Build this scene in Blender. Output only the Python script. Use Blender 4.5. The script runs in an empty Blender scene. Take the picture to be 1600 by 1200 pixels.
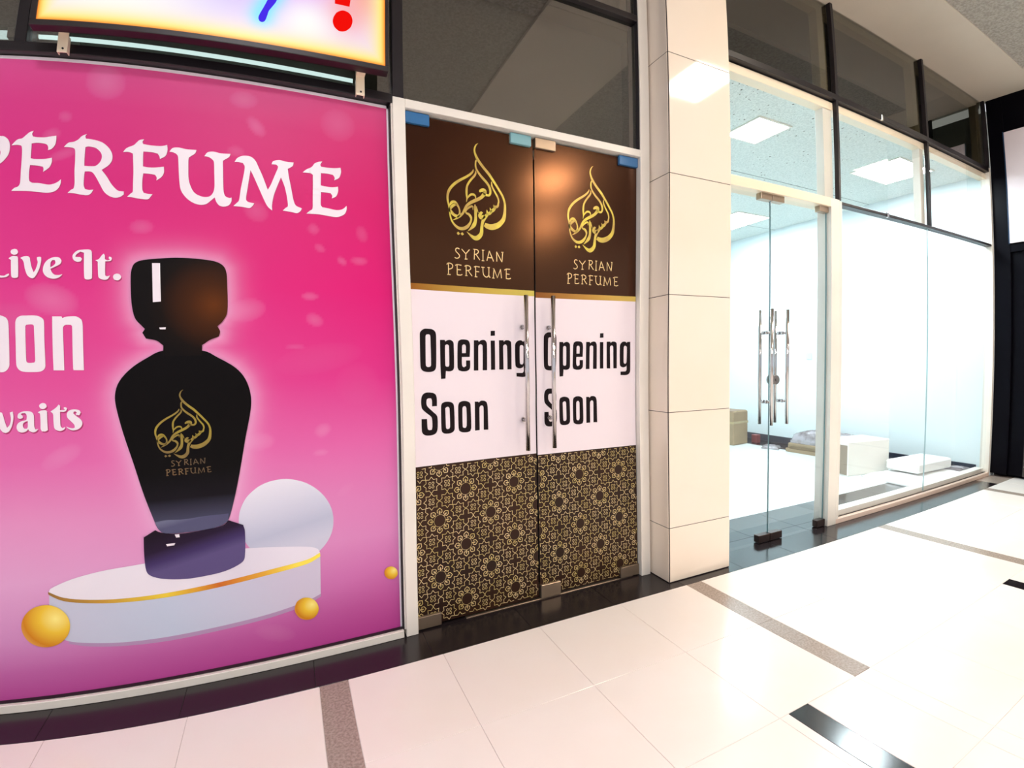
import bpy, bmesh, math, random
import numpy as np
from mathutils import Vector, Matrix
from mathutils.geometry import tessellate_polygon

S = bpy.context.scene
COL = S.collection
random.seed(7)

# ------------------------------------------------------------------ camera
cam_d = bpy.data.cameras.new('camera')
cam = bpy.data.objects.new('camera', cam_d); COL.objects.link(cam)
R = ((0.90817024, -0.4182903, -0.01612602),
     (0.03406496, 0.03545449, 0.99879055),
     (0.41721265, 0.90762118, -0.04644776))          # right, up, forward
cam.matrix_world = Matrix(((R[0][0], R[1][0], -R[2][0], 0.0),
                           (R[0][1], R[1][1], -R[2][1], -1.94667),
                           (R[0][2], R[1][2], -R[2][2], 1.15578),
                           (0, 0, 0, 1)))
cam_d.type = 'PANO'                                    # the photo's own bent wide-angle lens
cam_d.sensor_fit = 'HORIZONTAL'
cam_d.sensor_width, cam_d.sensor_height = 36.0, 27.0
cam_d.clip_start, cam_d.clip_end = 0.02, 100
K = (-0.0022782747, 0.0655129656, -0.0010954187, -1.2336469e-06, 4.3584926e-07)
def pset(name, val):
    for tgt in (cam_d, getattr(cam_d, 'cycles', None)):
        if tgt is not None and hasattr(tgt, name):
            try: setattr(tgt, name, val); return True
            except Exception: pass
    return False
pset('panorama_type', 'FISHEYE_LENS_POLYNOMIAL')
pset('fisheye_fov', math.radians(200))
for i, k in enumerate(K): pset('fisheye_polynomial_k%d' % i, -k)
S.camera = cam

# ------------------------------------------------------------------ world, exposure
W = bpy.data.worlds.new('world'); S.world = W; W.use_nodes = True
W.node_tree.nodes['Background'].inputs[0].default_value = (0.92, 0.94, 1.0, 1)
W.node_tree.nodes['Background'].inputs[1].default_value = 0.72
S.view_settings.view_transform = 'Standard'; S.view_settings.look = 'None'
S.view_settings.exposure = 0.30; S.view_settings.gamma = 1.0
S.view_settings.use_curve_mapping = False
S.cycles.use_denoising = True
S.cycles.max_bounces = 10; S.cycles.diffuse_bounces = 4; S.cycles.glossy_bounces = 5
S.cycles.transparent_max_bounces = 20; S.cycles.transmission_bounces = 6
S.cycles.caustics_reflective = False; S.cycles.caustics_refractive = False
S.cycles.sample_clamp_indirect = 6.0
WARM = (1.0, 0.86, 0.70); COOL = (0.96, 0.95, 1.0); AQUA = (0.83, 0.95, 1.0)
P_WARM, P_COOL, P_NEAR, P_SHOP = 58.0, 60.0, 72.0, 52.0              # strength of the ceiling panels

# traced outlines of the printed artwork and lettering, millimetres on the shopfront plane (x, z[, stroke width])
DATA={
"PERFUME":[[[[-909.0,1924.0],[-895.0,1923.0],[-882.0,1912.0],[-876.0,1893.0],[-878.0,1867.0],[-888.0,1848.0],[-904.0,1831.0],[-924.0,1822.0],[-955.0,1816.0],[-958.0,1805.0],[-958.0,1771.0],[-954.0,1757.0],[-942.0,1751.0],[-927.0,1750.0],[-935.0,1740.0],[-946.0,1735.0],[-965.0,1735.0],[-986.0,1740.0],[-1007.0,1742.0],[-997.0,1752.0],[-989.0,1758.0],[-986.0,1778.0],[-992.0,1879.0],[-996.0,1886.0],[-1009.0,1890.0],[-1026.0,1891.0],[-1013.0,1907.0],[-996.0,1911.0],[-982.0,1918.0],[-973.0,1930.0],[-957.0,1938.0],[-962.0,1930.0],[-960.0,1923.0],[-944.0,1921.0]],[[-959.0,1891.0],[-946.0,1894.0],[-928.0,1891.0],[-912.0,1881.0],[-904.0,1870.0],[-908.0,1851.0],[-922.0,1839.0],[-939.0,1833.0],[-958.0,1833.0],[-960.0,1864.0]]],[[[-806.0,1946.0],[-810.0,1936.0],[-807.0,1927.0],[-795.0,1925.0],[-771.0,1926.0],[-754.0,1930.0],[-736.0,1934.0],[-736.0,1919.0],[-739.0,1902.0],[-749.0,1888.0],[-760.0,1883.0],[-759.0,1891.0],[-763.0,1901.0],[-774.0,1905.0],[-794.0,1906.0],[-810.0,1903.0],[-810.0,1885.0],[-811.0,1853.0],[-799.0,1851.0],[-775.0,1852.0],[-758.0,1855.0],[-747.0,1858.0],[-747.0,1843.0],[-754.0,1825.0],[-772.0,1809.0],[-771.0,1819.0],[-773.0,1826.0],[-788.0,1829.0],[-812.0,1830.0],[-814.0,1809.0],[-814.0,1787.0],[-812.0,1776.0],[-803.0,1771.0],[-783.0,1771.0],[-756.0,1767.0],[-739.0,1771.0],[-726.0,1779.0],[-718.0,1787.0],[-719.0,1772.0],[-725.0,1757.0],[-738.0,1745.0],[-758.0,1740.0],[-782.0,1741.0],[-816.0,1743.0],[-839.0,1743.0],[-866.0,1742.0],[-857.0,1752.0],[-845.0,1758.0],[-840.0,1771.0],[-839.0,1808.0],[-838.0,1846.0],[-838.0,1876.0],[-840.0,1891.0],[-844.0,1895.0],[-856.0,1896.0],[-871.0,1894.0],[-863.0,1905.0],[-853.0,1915.0],[-840.0,1919.0],[-828.0,1931.0],[-818.0,1941.0]]],[[[-643.0,1947.0],[-648.0,1939.0],[-646.0,1930.0],[-635.0,1930.0],[-614.0,1927.0],[-594.0,1920.0],[-576.0,1904.0],[-566.0,1884.0],[-566.0,1863.0],[-575.0,1846.0],[-588.0,1834.0],[-597.0,1827.0],[-588.0,1815.0],[-578.0,1800.0],[-568.0,1782.0],[-554.0,1765.0],[-544.0,1759.0],[-530.0,1758.0],[-530.0,1748.0],[-541.0,1739.0],[-557.0,1735.0],[-574.0,1740.0],[-589.0,1753.0],[-601.0,1776.0],[-612.0,1798.0],[-622.0,1814.0],[-632.0,1819.0],[-647.0,1818.0],[-649.0,1803.0],[-650.0,1772.0],[-646.0,1759.0],[-635.0,1756.0],[-621.0,1758.0],[-628.0,1745.0],[-639.0,1738.0],[-658.0,1739.0],[-678.0,1742.0],[-698.0,1742.0],[-688.0,1753.0],[-680.0,1759.0],[-677.0,1778.0],[-678.0,1816.0],[-677.0,1854.0],[-678.0,1889.0],[-683.0,1895.0],[-695.0,1897.0],[-712.0,1897.0],[-699.0,1912.0],[-682.0,1917.0],[-669.0,1926.0],[-659.0,1938.0]],[[-647.0,1901.0],[-637.0,1904.0],[-617.0,1901.0],[-603.0,1890.0],[-597.0,1876.0],[-599.0,1860.0],[-606.0,1848.0],[-616.0,1839.0],[-632.0,1837.0],[-649.0,1837.0],[-649.0,1856.0],[-648.0,1883.0]]],[[[-469.0,1945.0],[-474.0,1936.0],[-472.0,1928.0],[-453.0,1926.0],[-429.0,1926.0],[-412.0,1928.0],[-398.0,1933.0],[-397.0,1914.0],[-403.0,1894.0],[-420.0,1881.0],[-422.0,1890.0],[-427.0,1899.0],[-443.0,1902.0],[-471.0,1902.0],[-472.0,1883.0],[-472.0,1850.0],[-459.0,1848.0],[-439.0,1849.0],[-422.0,1852.0],[-408.0,1855.0],[-408.0,1834.0],[-416.0,1818.0],[-431.0,1805.0],[-430.0,1815.0],[-435.0,1824.0],[-452.0,1826.0],[-471.0,1826.0],[-474.0,1801.0],[-474.0,1770.0],[-470.0,1759.0],[-459.0,1756.0],[-443.0,1756.0],[-449.0,1747.0],[-458.0,1737.0],[-483.0,1737.0],[-503.0,1740.0],[-520.0,1741.0],[-510.0,1752.0],[-503.0,1760.0],[-502.0,1791.0],[-501.0,1829.0],[-502.0,1868.0],[-503.0,1890.0],[-506.0,1893.0],[-518.0,1896.0],[-533.0,1894.0],[-522.0,1909.0],[-501.0,1921.0],[-493.0,1930.0],[-483.0,1941.0]]],[[[-391.0,1910.0],[-381.0,1924.0],[-362.0,1928.0],[-339.0,1925.0],[-306.0,1926.0],[-311.0,1913.0],[-326.0,1900.0],[-331.0,1893.0],[-332.0,1859.0],[-331.0,1817.0],[-321.0,1784.0],[-307.0,1768.0],[-284.0,1761.0],[-265.0,1766.0],[-254.0,1782.0],[-250.0,1804.0],[-250.0,1847.0],[-251.0,1890.0],[-258.0,1900.0],[-269.0,1906.0],[-281.0,1907.0],[-271.0,1922.0],[-252.0,1927.0],[-229.0,1924.0],[-197.0,1926.0],[-202.0,1914.0],[-217.0,1902.0],[-222.0,1896.0],[-222.0,1863.0],[-222.0,1820.0],[-221.0,1786.0],[-216.0,1771.0],[-204.0,1766.0],[-196.0,1768.0],[-197.0,1754.0],[-205.0,1740.0],[-220.0,1733.0],[-235.0,1735.0],[-245.0,1747.0],[-250.0,1763.0],[-262.0,1751.0],[-277.0,1737.0],[-296.0,1732.0],[-318.0,1737.0],[-339.0,1752.0],[-355.0,1776.0],[-360.0,1805.0],[-362.0,1847.0],[-364.0,1894.0],[-369.0,1904.0],[-380.0,1909.0]]],[[[-184.0,1899.0],[-174.0,1915.0],[-155.0,1925.0],[-131.0,1925.0],[-115.0,1912.0],[-104.0,1887.0],[-92.0,1858.0],[-76.0,1810.0],[-65.0,1831.0],[-52.0,1864.0],[-41.0,1892.0],[-39.0,1901.0],[-45.0,1907.0],[-61.0,1907.0],[-55.0,1919.0],[-34.0,1926.0],[-10.0,1923.0],[15.0,1924.0],[11.0,1910.0],[-6.0,1897.0],[-3.0,1870.0],[4.0,1827.0],[11.0,1783.0],[19.0,1763.0],[39.0,1755.0],[35.0,1745.0],[22.0,1735.0],[1.0,1737.0],[-27.0,1739.0],[-17.0,1750.0],[-9.0,1758.0],[-11.0,1789.0],[-18.0,1828.0],[-30.0,1862.0],[-43.0,1829.0],[-56.0,1792.0],[-63.0,1756.0],[-63.0,1735.0],[-79.0,1750.0],[-94.0,1783.0],[-109.0,1821.0],[-124.0,1858.0],[-132.0,1875.0],[-136.0,1852.0],[-143.0,1808.0],[-149.0,1768.0],[-142.0,1758.0],[-122.0,1755.0],[-129.0,1744.0],[-139.0,1736.0],[-162.0,1738.0],[-191.0,1738.0],[-181.0,1749.0],[-172.0,1761.0],[-165.0,1805.0],[-156.0,1850.0],[-151.0,1885.0],[-157.0,1898.0],[-171.0,1900.0]]],[[[117.0,1943.0],[110.0,1930.0],[113.0,1922.0],[134.0,1922.0],[161.0,1924.0],[184.0,1929.0],[185.0,1911.0],[177.0,1889.0],[159.0,1877.0],[161.0,1887.0],[155.0,1897.0],[134.0,1899.0],[111.0,1898.0],[110.0,1877.0],[109.0,1851.0],[119.0,1849.0],[149.0,1849.0],[172.0,1854.0],[172.0,1836.0],[164.0,1816.0],[148.0,1806.0],[150.0,1816.0],[144.0,1825.0],[127.0,1826.0],[109.0,1825.0],[108.0,1804.0],[107.0,1777.0],[112.0,1768.0],[134.0,1766.0],[164.0,1763.0],[186.0,1769.0],[202.0,1784.0],[201.0,1768.0],[192.0,1750.0],[168.0,1737.0],[141.0,1736.0],[102.0,1739.0],[55.0,1737.0],[67.0,1749.0],[77.0,1758.0],[79.0,1791.0],[81.0,1846.0],[82.0,1887.0],[73.0,1892.0],[46.0,1891.0],[59.0,1904.0],[78.0,1916.0],[89.0,1931.0],[102.0,1939.0]]]],
"LIVEIT":[[[[-942.0,1546.0],[-921.0,1549.0],[-922.0,1536.0],[-925.0,1513.0],[-927.0,1482.0],[-921.0,1470.0],[-909.0,1467.0],[-897.0,1466.0],[-885.0,1465.0],[-876.0,1470.0],[-870.0,1472.0],[-870.0,1467.0],[-878.0,1461.0],[-890.0,1459.0],[-897.0,1459.0],[-921.0,1459.0],[-947.0,1458.0],[-941.0,1474.0],[-939.0,1513.0],[-940.0,1536.0]]],[[[-843.0,1543.0],[-844.0,1539.0],[-846.0,1536.0],[-850.0,1534.0],[-854.0,1533.0],[-858.0,1534.0],[-862.0,1536.0],[-864.0,1539.0],[-865.0,1543.0],[-864.0,1546.0],[-862.0,1549.0],[-858.0,1551.0],[-854.0,1552.0],[-850.0,1552.0],[-846.0,1550.0],[-844.0,1546.0]]],[[[-871.0,1521.0],[-865.0,1526.0],[-857.0,1529.0],[-845.0,1528.0],[-843.0,1522.0],[-843.0,1464.0],[-847.0,1459.0],[-857.0,1458.0],[-863.0,1463.0],[-864.0,1487.0],[-864.0,1516.0]]],[[[-836.0,1523.0],[-827.0,1528.0],[-814.0,1529.0],[-808.0,1523.0],[-807.0,1514.0],[-803.0,1493.0],[-797.0,1477.0],[-791.0,1488.0],[-785.0,1509.0],[-787.0,1519.0],[-787.0,1526.0],[-780.0,1528.0],[-775.0,1526.0],[-775.0,1514.0],[-780.0,1491.0],[-789.0,1470.0],[-797.0,1459.0],[-805.0,1458.0],[-816.0,1467.0],[-823.0,1488.0],[-826.0,1508.0],[-830.0,1517.0]]],[[[-715.0,1516.0],[-720.0,1525.0],[-730.0,1528.0],[-745.0,1525.0],[-759.0,1515.0],[-768.0,1499.0],[-770.0,1480.0],[-763.0,1466.0],[-750.0,1458.0],[-734.0,1457.0],[-721.0,1463.0],[-713.0,1472.0],[-724.0,1469.0],[-736.0,1470.0],[-744.0,1478.0],[-748.0,1489.0],[-731.0,1498.0],[-719.0,1506.0]],[[-748.0,1494.0],[-747.0,1510.0],[-742.0,1518.0],[-735.0,1518.0],[-733.0,1510.0],[-737.0,1502.0]]],[[[-649.0,1545.0],[-660.0,1548.0],[-671.0,1539.0],[-675.0,1531.0],[-669.0,1530.0],[-660.0,1530.0],[-655.0,1524.0],[-659.0,1516.0],[-669.0,1514.0],[-679.0,1519.0],[-683.0,1530.0],[-680.0,1540.0],[-669.0,1551.0],[-652.0,1555.0],[-634.0,1556.0],[-627.0,1551.0],[-626.0,1539.0],[-627.0,1462.0],[-633.0,1457.0],[-643.0,1456.0],[-649.0,1461.0],[-650.0,1491.0]]],[[[-591.0,1544.0],[-588.0,1538.0],[-588.0,1525.0],[-580.0,1522.0],[-573.0,1525.0],[-577.0,1529.0],[-575.0,1535.0],[-569.0,1533.0],[-567.0,1527.0],[-572.0,1520.0],[-587.0,1518.0],[-588.0,1492.0],[-588.0,1471.0],[-583.0,1468.0],[-574.0,1471.0],[-580.0,1460.0],[-590.0,1456.0],[-602.0,1459.0],[-608.0,1465.0],[-609.0,1492.0],[-609.0,1516.0],[-616.0,1521.0],[-606.0,1525.0],[-597.0,1538.0]]],[[[-541.0,1467.0],[-542.0,1463.0],[-545.0,1459.0],[-549.0,1456.0],[-553.0,1455.0],[-558.0,1456.0],[-562.0,1458.0],[-564.0,1462.0],[-565.0,1466.0],[-564.0,1471.0],[-561.0,1475.0],[-557.0,1477.0],[-553.0,1478.0],[-548.0,1477.0],[-545.0,1475.0],[-542.0,1471.0]]]],
"OON":[[[[-898.0,1337.0],[-887.0,1333.0],[-880.0,1328.0],[-875.0,1316.0],[-874.0,1281.0],[-876.0,1178.0],[-882.0,1163.0],[-893.0,1155.0],[-905.0,1154.0],[-928.0,1154.0],[-948.0,1156.0],[-961.0,1166.0],[-965.0,1180.0],[-963.0,1241.0],[-961.0,1303.0],[-958.0,1321.0],[-948.0,1333.0],[-933.0,1337.0],[-917.0,1337.0]],[[-931.0,1302.0],[-926.0,1307.0],[-911.0,1308.0],[-906.0,1303.0],[-908.0,1189.0],[-913.0,1182.0],[-928.0,1182.0],[-934.0,1187.0],[-933.0,1241.0]]],[[[-854.0,1313.0],[-849.0,1328.0],[-838.0,1335.0],[-823.0,1336.0],[-796.0,1336.0],[-782.0,1332.0],[-772.0,1323.0],[-770.0,1309.0],[-771.0,1258.0],[-771.0,1175.0],[-774.0,1162.0],[-784.0,1154.0],[-799.0,1152.0],[-829.0,1153.0],[-844.0,1157.0],[-853.0,1167.0],[-856.0,1181.0],[-855.0,1239.0]],[[-825.0,1301.0],[-822.0,1306.0],[-814.0,1307.0],[-805.0,1307.0],[-800.0,1303.0],[-800.0,1280.0],[-800.0,1190.0],[-803.0,1183.0],[-813.0,1182.0],[-822.0,1183.0],[-826.0,1189.0],[-826.0,1239.0]]],[[[-746.0,1333.0],[-719.0,1333.0],[-716.0,1327.0],[-709.0,1331.0],[-695.0,1333.0],[-677.0,1333.0],[-666.0,1327.0],[-660.0,1319.0],[-658.0,1300.0],[-659.0,1236.0],[-660.0,1154.0],[-690.0,1155.0],[-691.0,1162.0],[-690.0,1236.0],[-689.0,1300.0],[-693.0,1305.0],[-707.0,1305.0],[-714.0,1300.0],[-716.0,1289.0],[-716.0,1237.0],[-717.0,1155.0],[-748.0,1156.0],[-748.0,1195.0],[-747.0,1279.0]]]],
"AITS":[[[[-919.0,1026.0],[-906.0,1024.0],[-903.0,1013.0],[-899.0,992.0],[-894.0,974.0],[-886.0,983.0],[-881.0,1001.0],[-883.0,1023.0],[-874.0,1026.0],[-873.0,1007.0],[-879.0,980.0],[-889.0,962.0],[-899.0,957.0],[-908.0,961.0],[-918.0,978.0],[-924.0,1006.0],[-927.0,1025.0]]],[[[-861.0,1009.0],[-857.0,1019.0],[-843.0,1025.0],[-828.0,1025.0],[-817.0,1020.0],[-813.0,1009.0],[-814.0,975.0],[-811.0,964.0],[-803.0,966.0],[-809.0,958.0],[-819.0,955.0],[-830.0,961.0],[-832.0,967.0],[-838.0,960.0],[-850.0,956.0],[-861.0,960.0],[-866.0,971.0],[-863.0,984.0],[-853.0,992.0],[-838.0,996.0],[-835.0,999.0],[-834.0,1012.0],[-838.0,1019.0],[-847.0,1019.0],[-851.0,1016.0],[-846.0,1010.0],[-846.0,1004.0],[-854.0,1001.0],[-860.0,1004.0]],[[-832.0,993.0],[-839.0,991.0],[-846.0,985.0],[-847.0,975.0],[-843.0,968.0],[-836.0,968.0],[-833.0,974.0]]],[[[-774.0,1039.0],[-775.0,1036.0],[-778.0,1033.0],[-781.0,1031.0],[-786.0,1030.0],[-790.0,1031.0],[-793.0,1033.0],[-795.0,1037.0],[-796.0,1040.0],[-795.0,1044.0],[-792.0,1047.0],[-789.0,1049.0],[-785.0,1050.0],[-780.0,1049.0],[-777.0,1047.0],[-775.0,1043.0]]],[[[-801.0,1020.0],[-792.0,1025.0],[-779.0,1026.0],[-774.0,1023.0],[-775.0,986.0],[-775.0,960.0],[-783.0,956.0],[-793.0,957.0],[-796.0,966.0],[-795.0,987.0],[-795.0,1014.0]]],[[[-739.0,1043.0],[-735.0,1038.0],[-736.0,1024.0],[-727.0,1024.0],[-721.0,1025.0],[-726.0,1031.0],[-721.0,1034.0],[-715.0,1030.0],[-718.0,1022.0],[-725.0,1018.0],[-736.0,1019.0],[-737.0,994.0],[-737.0,971.0],[-732.0,964.0],[-724.0,968.0],[-727.0,960.0],[-738.0,955.0],[-749.0,958.0],[-756.0,966.0],[-757.0,989.0],[-757.0,1012.0],[-764.0,1021.0],[-755.0,1027.0],[-745.0,1035.0]]],[[[-690.0,1006.0],[-681.0,1004.0],[-676.0,1013.0],[-680.0,1021.0],[-695.0,1025.0],[-710.0,1021.0],[-717.0,1010.0],[-715.0,997.0],[-705.0,984.0],[-697.0,973.0],[-696.0,964.0],[-702.0,962.0],[-711.0,964.0],[-721.0,969.0],[-715.0,961.0],[-703.0,955.0],[-689.0,957.0],[-678.0,965.0],[-673.0,978.0],[-678.0,991.0],[-691.0,1003.0],[-698.0,1012.0],[-696.0,1017.0],[-692.0,1018.0],[-687.0,1014.0],[-690.0,1010.0]]]],
"OPENING":[[[[473.0,1277.0],[476.0,1295.0],[492.0,1308.0],[513.0,1309.0],[531.0,1306.0],[543.0,1292.0],[544.0,1254.0],[541.0,1152.0],[536.0,1131.0],[521.0,1122.0],[495.0,1122.0],[478.0,1130.0],[472.0,1148.0]],[[498.0,1277.0],[502.0,1284.0],[512.0,1285.0],[518.0,1280.0],[519.0,1263.0],[518.0,1152.0],[514.0,1144.0],[503.0,1143.0],[496.0,1148.0],[495.0,1162.0]]],[[[561.0,1262.0],[582.0,1262.0],[585.0,1255.0],[595.0,1261.0],[609.0,1262.0],[621.0,1253.0],[623.0,1236.0],[622.0,1141.0],[616.0,1127.0],[601.0,1122.0],[584.0,1124.0],[581.0,1090.0],[561.0,1089.0],[560.0,1161.0]],[[583.0,1236.0],[589.0,1242.0],[596.0,1241.0],[601.0,1234.0],[600.0,1151.0],[596.0,1143.0],[587.0,1143.0],[582.0,1149.0]]],[[[697.0,1186.0],[700.0,1236.0],[696.0,1256.0],[684.0,1264.0],[659.0,1265.0],[645.0,1258.0],[641.0,1241.0],[638.0,1141.0],[643.0,1126.0],[660.0,1121.0],[683.0,1122.0],[696.0,1132.0],[699.0,1149.0],[699.0,1170.0],[679.0,1170.0],[679.0,1145.0],[668.0,1139.0],[661.0,1145.0],[659.0,1160.0],[660.0,1186.0]],[[661.0,1203.0],[662.0,1236.0],[668.0,1243.0],[676.0,1242.0],[680.0,1234.0],[679.0,1203.0]]],[[[719.0,1262.0],[740.0,1262.0],[743.0,1255.0],[753.0,1262.0],[769.0,1264.0],[779.0,1257.0],[783.0,1242.0],[782.0,1123.0],[760.0,1123.0],[761.0,1237.0],[753.0,1244.0],[745.0,1242.0],[740.0,1234.0],[738.0,1123.0],[716.0,1123.0]]],[[[802.0,1261.0],[823.0,1261.0],[823.0,1124.0],[802.0,1124.0]]],[[[803.0,1306.0],[824.0,1307.0],[824.0,1284.0],[802.0,1283.0]]],[[[844.0,1263.0],[867.0,1263.0],[869.0,1256.0],[879.0,1263.0],[896.0,1262.0],[907.0,1252.0],[907.0,1123.0],[886.0,1123.0],[885.0,1234.0],[879.0,1243.0],[871.0,1242.0],[865.0,1234.0],[866.0,1123.0],[844.0,1124.0]]],[[[994.0,1262.0],[974.0,1261.0],[971.0,1256.0],[960.0,1263.0],[943.0,1261.0],[930.0,1249.0],[927.0,1232.0],[927.0,1146.0],[932.0,1133.0],[949.0,1127.0],[966.0,1132.0],[970.0,1139.0],[970.0,1114.0],[963.0,1105.0],[931.0,1105.0],[931.0,1087.0],[971.0,1086.0],[989.0,1096.0],[994.0,1114.0]],[[952.0,1232.0],[958.0,1241.0],[967.0,1239.0],[972.0,1232.0],[970.0,1155.0],[964.0,1146.0],[955.0,1147.0],[951.0,1155.0]]]],
"SOON":[[[[518.0,969.0],[540.0,969.0],[540.0,1001.0],[535.0,1020.0],[521.0,1029.0],[493.0,1031.0],[477.0,1021.0],[471.0,1002.0],[471.0,977.0],[475.0,960.0],[491.0,943.0],[512.0,925.0],[517.0,913.0],[518.0,880.0],[515.0,866.0],[504.0,865.0],[497.0,872.0],[495.0,915.0],[471.0,916.0],[471.0,874.0],[474.0,855.0],[489.0,843.0],[517.0,842.0],[534.0,850.0],[541.0,869.0],[542.0,911.0],[538.0,928.0],[524.0,943.0],[501.0,966.0],[494.0,980.0],[495.0,999.0],[502.0,1005.0],[514.0,1005.0],[518.0,995.0]]],[[[558.0,967.0],[563.0,981.0],[578.0,986.0],[597.0,985.0],[613.0,977.0],[618.0,959.0],[619.0,863.0],[612.0,849.0],[597.0,843.0],[573.0,844.0],[561.0,853.0],[558.0,872.0]],[[577.0,957.0],[585.0,963.0],[593.0,962.0],[597.0,953.0],[598.0,874.0],[594.0,864.0],[583.0,863.0],[579.0,871.0]]],[[[637.0,963.0],[642.0,979.0],[657.0,985.0],[678.0,984.0],[694.0,974.0],[697.0,954.0],[698.0,861.0],[693.0,845.0],[677.0,841.0],[654.0,843.0],[640.0,851.0],[637.0,871.0]],[[657.0,952.0],[662.0,961.0],[671.0,961.0],[676.0,951.0],[676.0,873.0],[671.0,862.0],[662.0,863.0],[657.0,869.0]]],[[[717.0,980.0],[734.0,979.0],[737.0,974.0],[747.0,982.0],[766.0,981.0],[777.0,972.0],[781.0,950.0],[782.0,845.0],[759.0,846.0],[760.0,951.0],[755.0,960.0],[747.0,960.0],[740.0,950.0],[739.0,846.0],[716.0,845.0]]]],
"LOGO":[[[762.0,2123.0,1.1],[754.0,2117.0,4.2],[747.0,2105.0,7.0],[744.0,2090.0,7.8],[748.0,2074.0,9.8],[757.0,2056.0,12.6],[772.0,2037.0,12.6],[790.0,2018.0,12.6],[809.0,2000.0,12.6],[827.0,1978.0,11.8],[843.0,1958.0,11.2],[859.0,1936.0,10.6],[873.0,1916.0,10.1],[882.0,1897.0,9.5],[887.0,1873.0,10.6],[885.0,1838.0,14.0],[878.0,1810.0,18.2],[859.0,1788.0,21.8],[839.0,1776.0,24.6],[817.0,1770.0,24.6],[798.0,1772.0,22.4],[785.0,1778.0,16.8]],[[757.0,2054.0,4.2],[750.0,2046.0,7.0],[748.0,2031.0,7.8],[750.0,2015.0,8.4],[761.0,1997.0,9.8],[779.0,1978.0,11.2],[795.0,1964.0,11.2],[808.0,1949.0,10.6],[815.0,1933.0,10.6],[816.0,1918.0,9.8],[809.0,1907.0,9.8],[796.0,1907.0,11.2],[789.0,1912.0,16.8],[788.0,1922.0,19.6],[779.0,1925.0,16.8],[768.0,1921.0,11.2],[764.0,1915.0,6.2]],[[788.0,1912.0,16.8],[774.0,1895.0,14.0],[758.0,1884.0,14.0],[739.0,1874.0,14.0],[718.0,1862.0,12.6],[702.0,1848.0,11.2],[693.0,1832.0,11.2],[683.0,1814.0,9.8],[669.0,1801.0,11.2],[654.0,1789.0,7.0],[638.0,1780.0,1.7]],[[737.0,2008.0,2.8],[734.0,1998.0,7.0],[721.0,1984.0,9.0],[700.0,1969.0,9.8],[674.0,1953.0,10.6],[650.0,1935.0,11.2],[632.0,1916.0,11.2],[621.0,1898.0,11.2],[616.0,1879.0,9.8],[616.0,1860.0,9.0],[620.0,1842.0,7.8],[623.0,1823.0,7.0],[624.0,1807.0,6.2],[627.0,1791.0,7.0],[633.0,1775.0,7.8],[645.0,1760.0,9.8],[663.0,1749.0,12.6],[683.0,1749.0,14.0],[702.0,1759.0,14.0],[715.0,1775.0,9.8],[721.0,1790.0,7.8],[720.0,1802.0,11.2],[711.0,1813.0,11.2],[701.0,1816.0,8.4],[697.0,1821.0,5.6],[701.0,1831.0,6.2],[712.0,1842.0,8.4],[725.0,1849.0,8.4],[731.0,1849.0,5.6],[731.0,1834.0,1.4]],[[745.0,2004.0,2.2],[748.0,1995.0,7.0],[742.0,1982.0,9.0],[728.0,1966.0,9.0],[715.0,1949.0,9.0],[706.0,1932.0,9.0],[703.0,1912.0,9.8],[703.0,1893.0,8.4],[704.0,1879.0,5.6],[701.0,1863.0,1.4]],[[705.0,1879.0,4.2],[713.0,1890.0,7.0],[724.0,1899.0,9.0],[737.0,1900.0,9.0],[744.0,1894.0,7.0],[745.0,1883.0,3.4]],[[625.0,1840.0,5.6],[633.0,1853.0,11.2],[645.0,1858.0,11.2],[655.0,1851.0,11.2],[665.0,1836.0,7.8],[669.0,1822.0,7.8],[667.0,1807.0,8.4],[659.0,1799.0,11.2],[644.0,1802.0,12.6],[631.0,1813.0,14.0],[625.0,1824.0,11.2],[635.0,1837.0,11.2],[645.0,1845.0,11.2],[657.0,1848.0,5.6]],[[741.0,1859.0,3.4],[742.0,1845.0,11.2],[743.0,1826.0,12.6],[743.0,1807.0,12.6],[741.0,1787.0,14.0],[734.0,1770.0,16.8],[720.0,1754.0,9.8],[705.0,1741.0,1.7]],[[746.0,1851.0,5.6],[751.0,1837.0,5.6],[756.0,1824.0,1.4]],[[778.0,1826.0,2.8],[770.0,1827.0,11.2],[763.0,1814.0,15.4],[769.0,1806.0,16.8],[780.0,1810.0,16.8],[783.0,1817.0,14.0]],[[823.0,1968.0,4.2],[824.0,1951.0,7.8],[832.0,1935.0,7.8],[842.0,1919.0,8.4],[852.0,1903.0,8.4],[856.0,1887.0,7.8],[854.0,1877.0,7.8],[850.0,1864.0,9.8],[836.0,1860.0,12.6],[830.0,1869.0,1.4]],[[840.0,1859.0,9.8],[830.0,1847.0,14.0],[819.0,1838.0,12.6],[812.0,1854.0,1.4]],[[819.0,1838.0,12.6],[808.0,1827.0,12.6],[800.0,1831.0,11.2],[797.0,1843.0,1.4]],[[802.0,1826.0,12.6],[791.0,1813.0,15.4],[780.0,1797.0,15.4],[774.0,1781.0,13.4],[771.0,1762.0,14.0],[768.0,1737.0,16.8],[756.0,1721.0,19.6],[743.0,1714.0,19.6],[730.0,1716.0,15.4],[714.0,1726.0,8.4],[699.0,1738.0,1.4]],[[653.0,1726.0,2.2],[659.0,1726.0,14.6],[667.0,1725.0,2.2]],[[671.0,1726.0,2.2],[678.0,1726.0,14.6],[685.0,1725.0,2.2]]],
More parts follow.
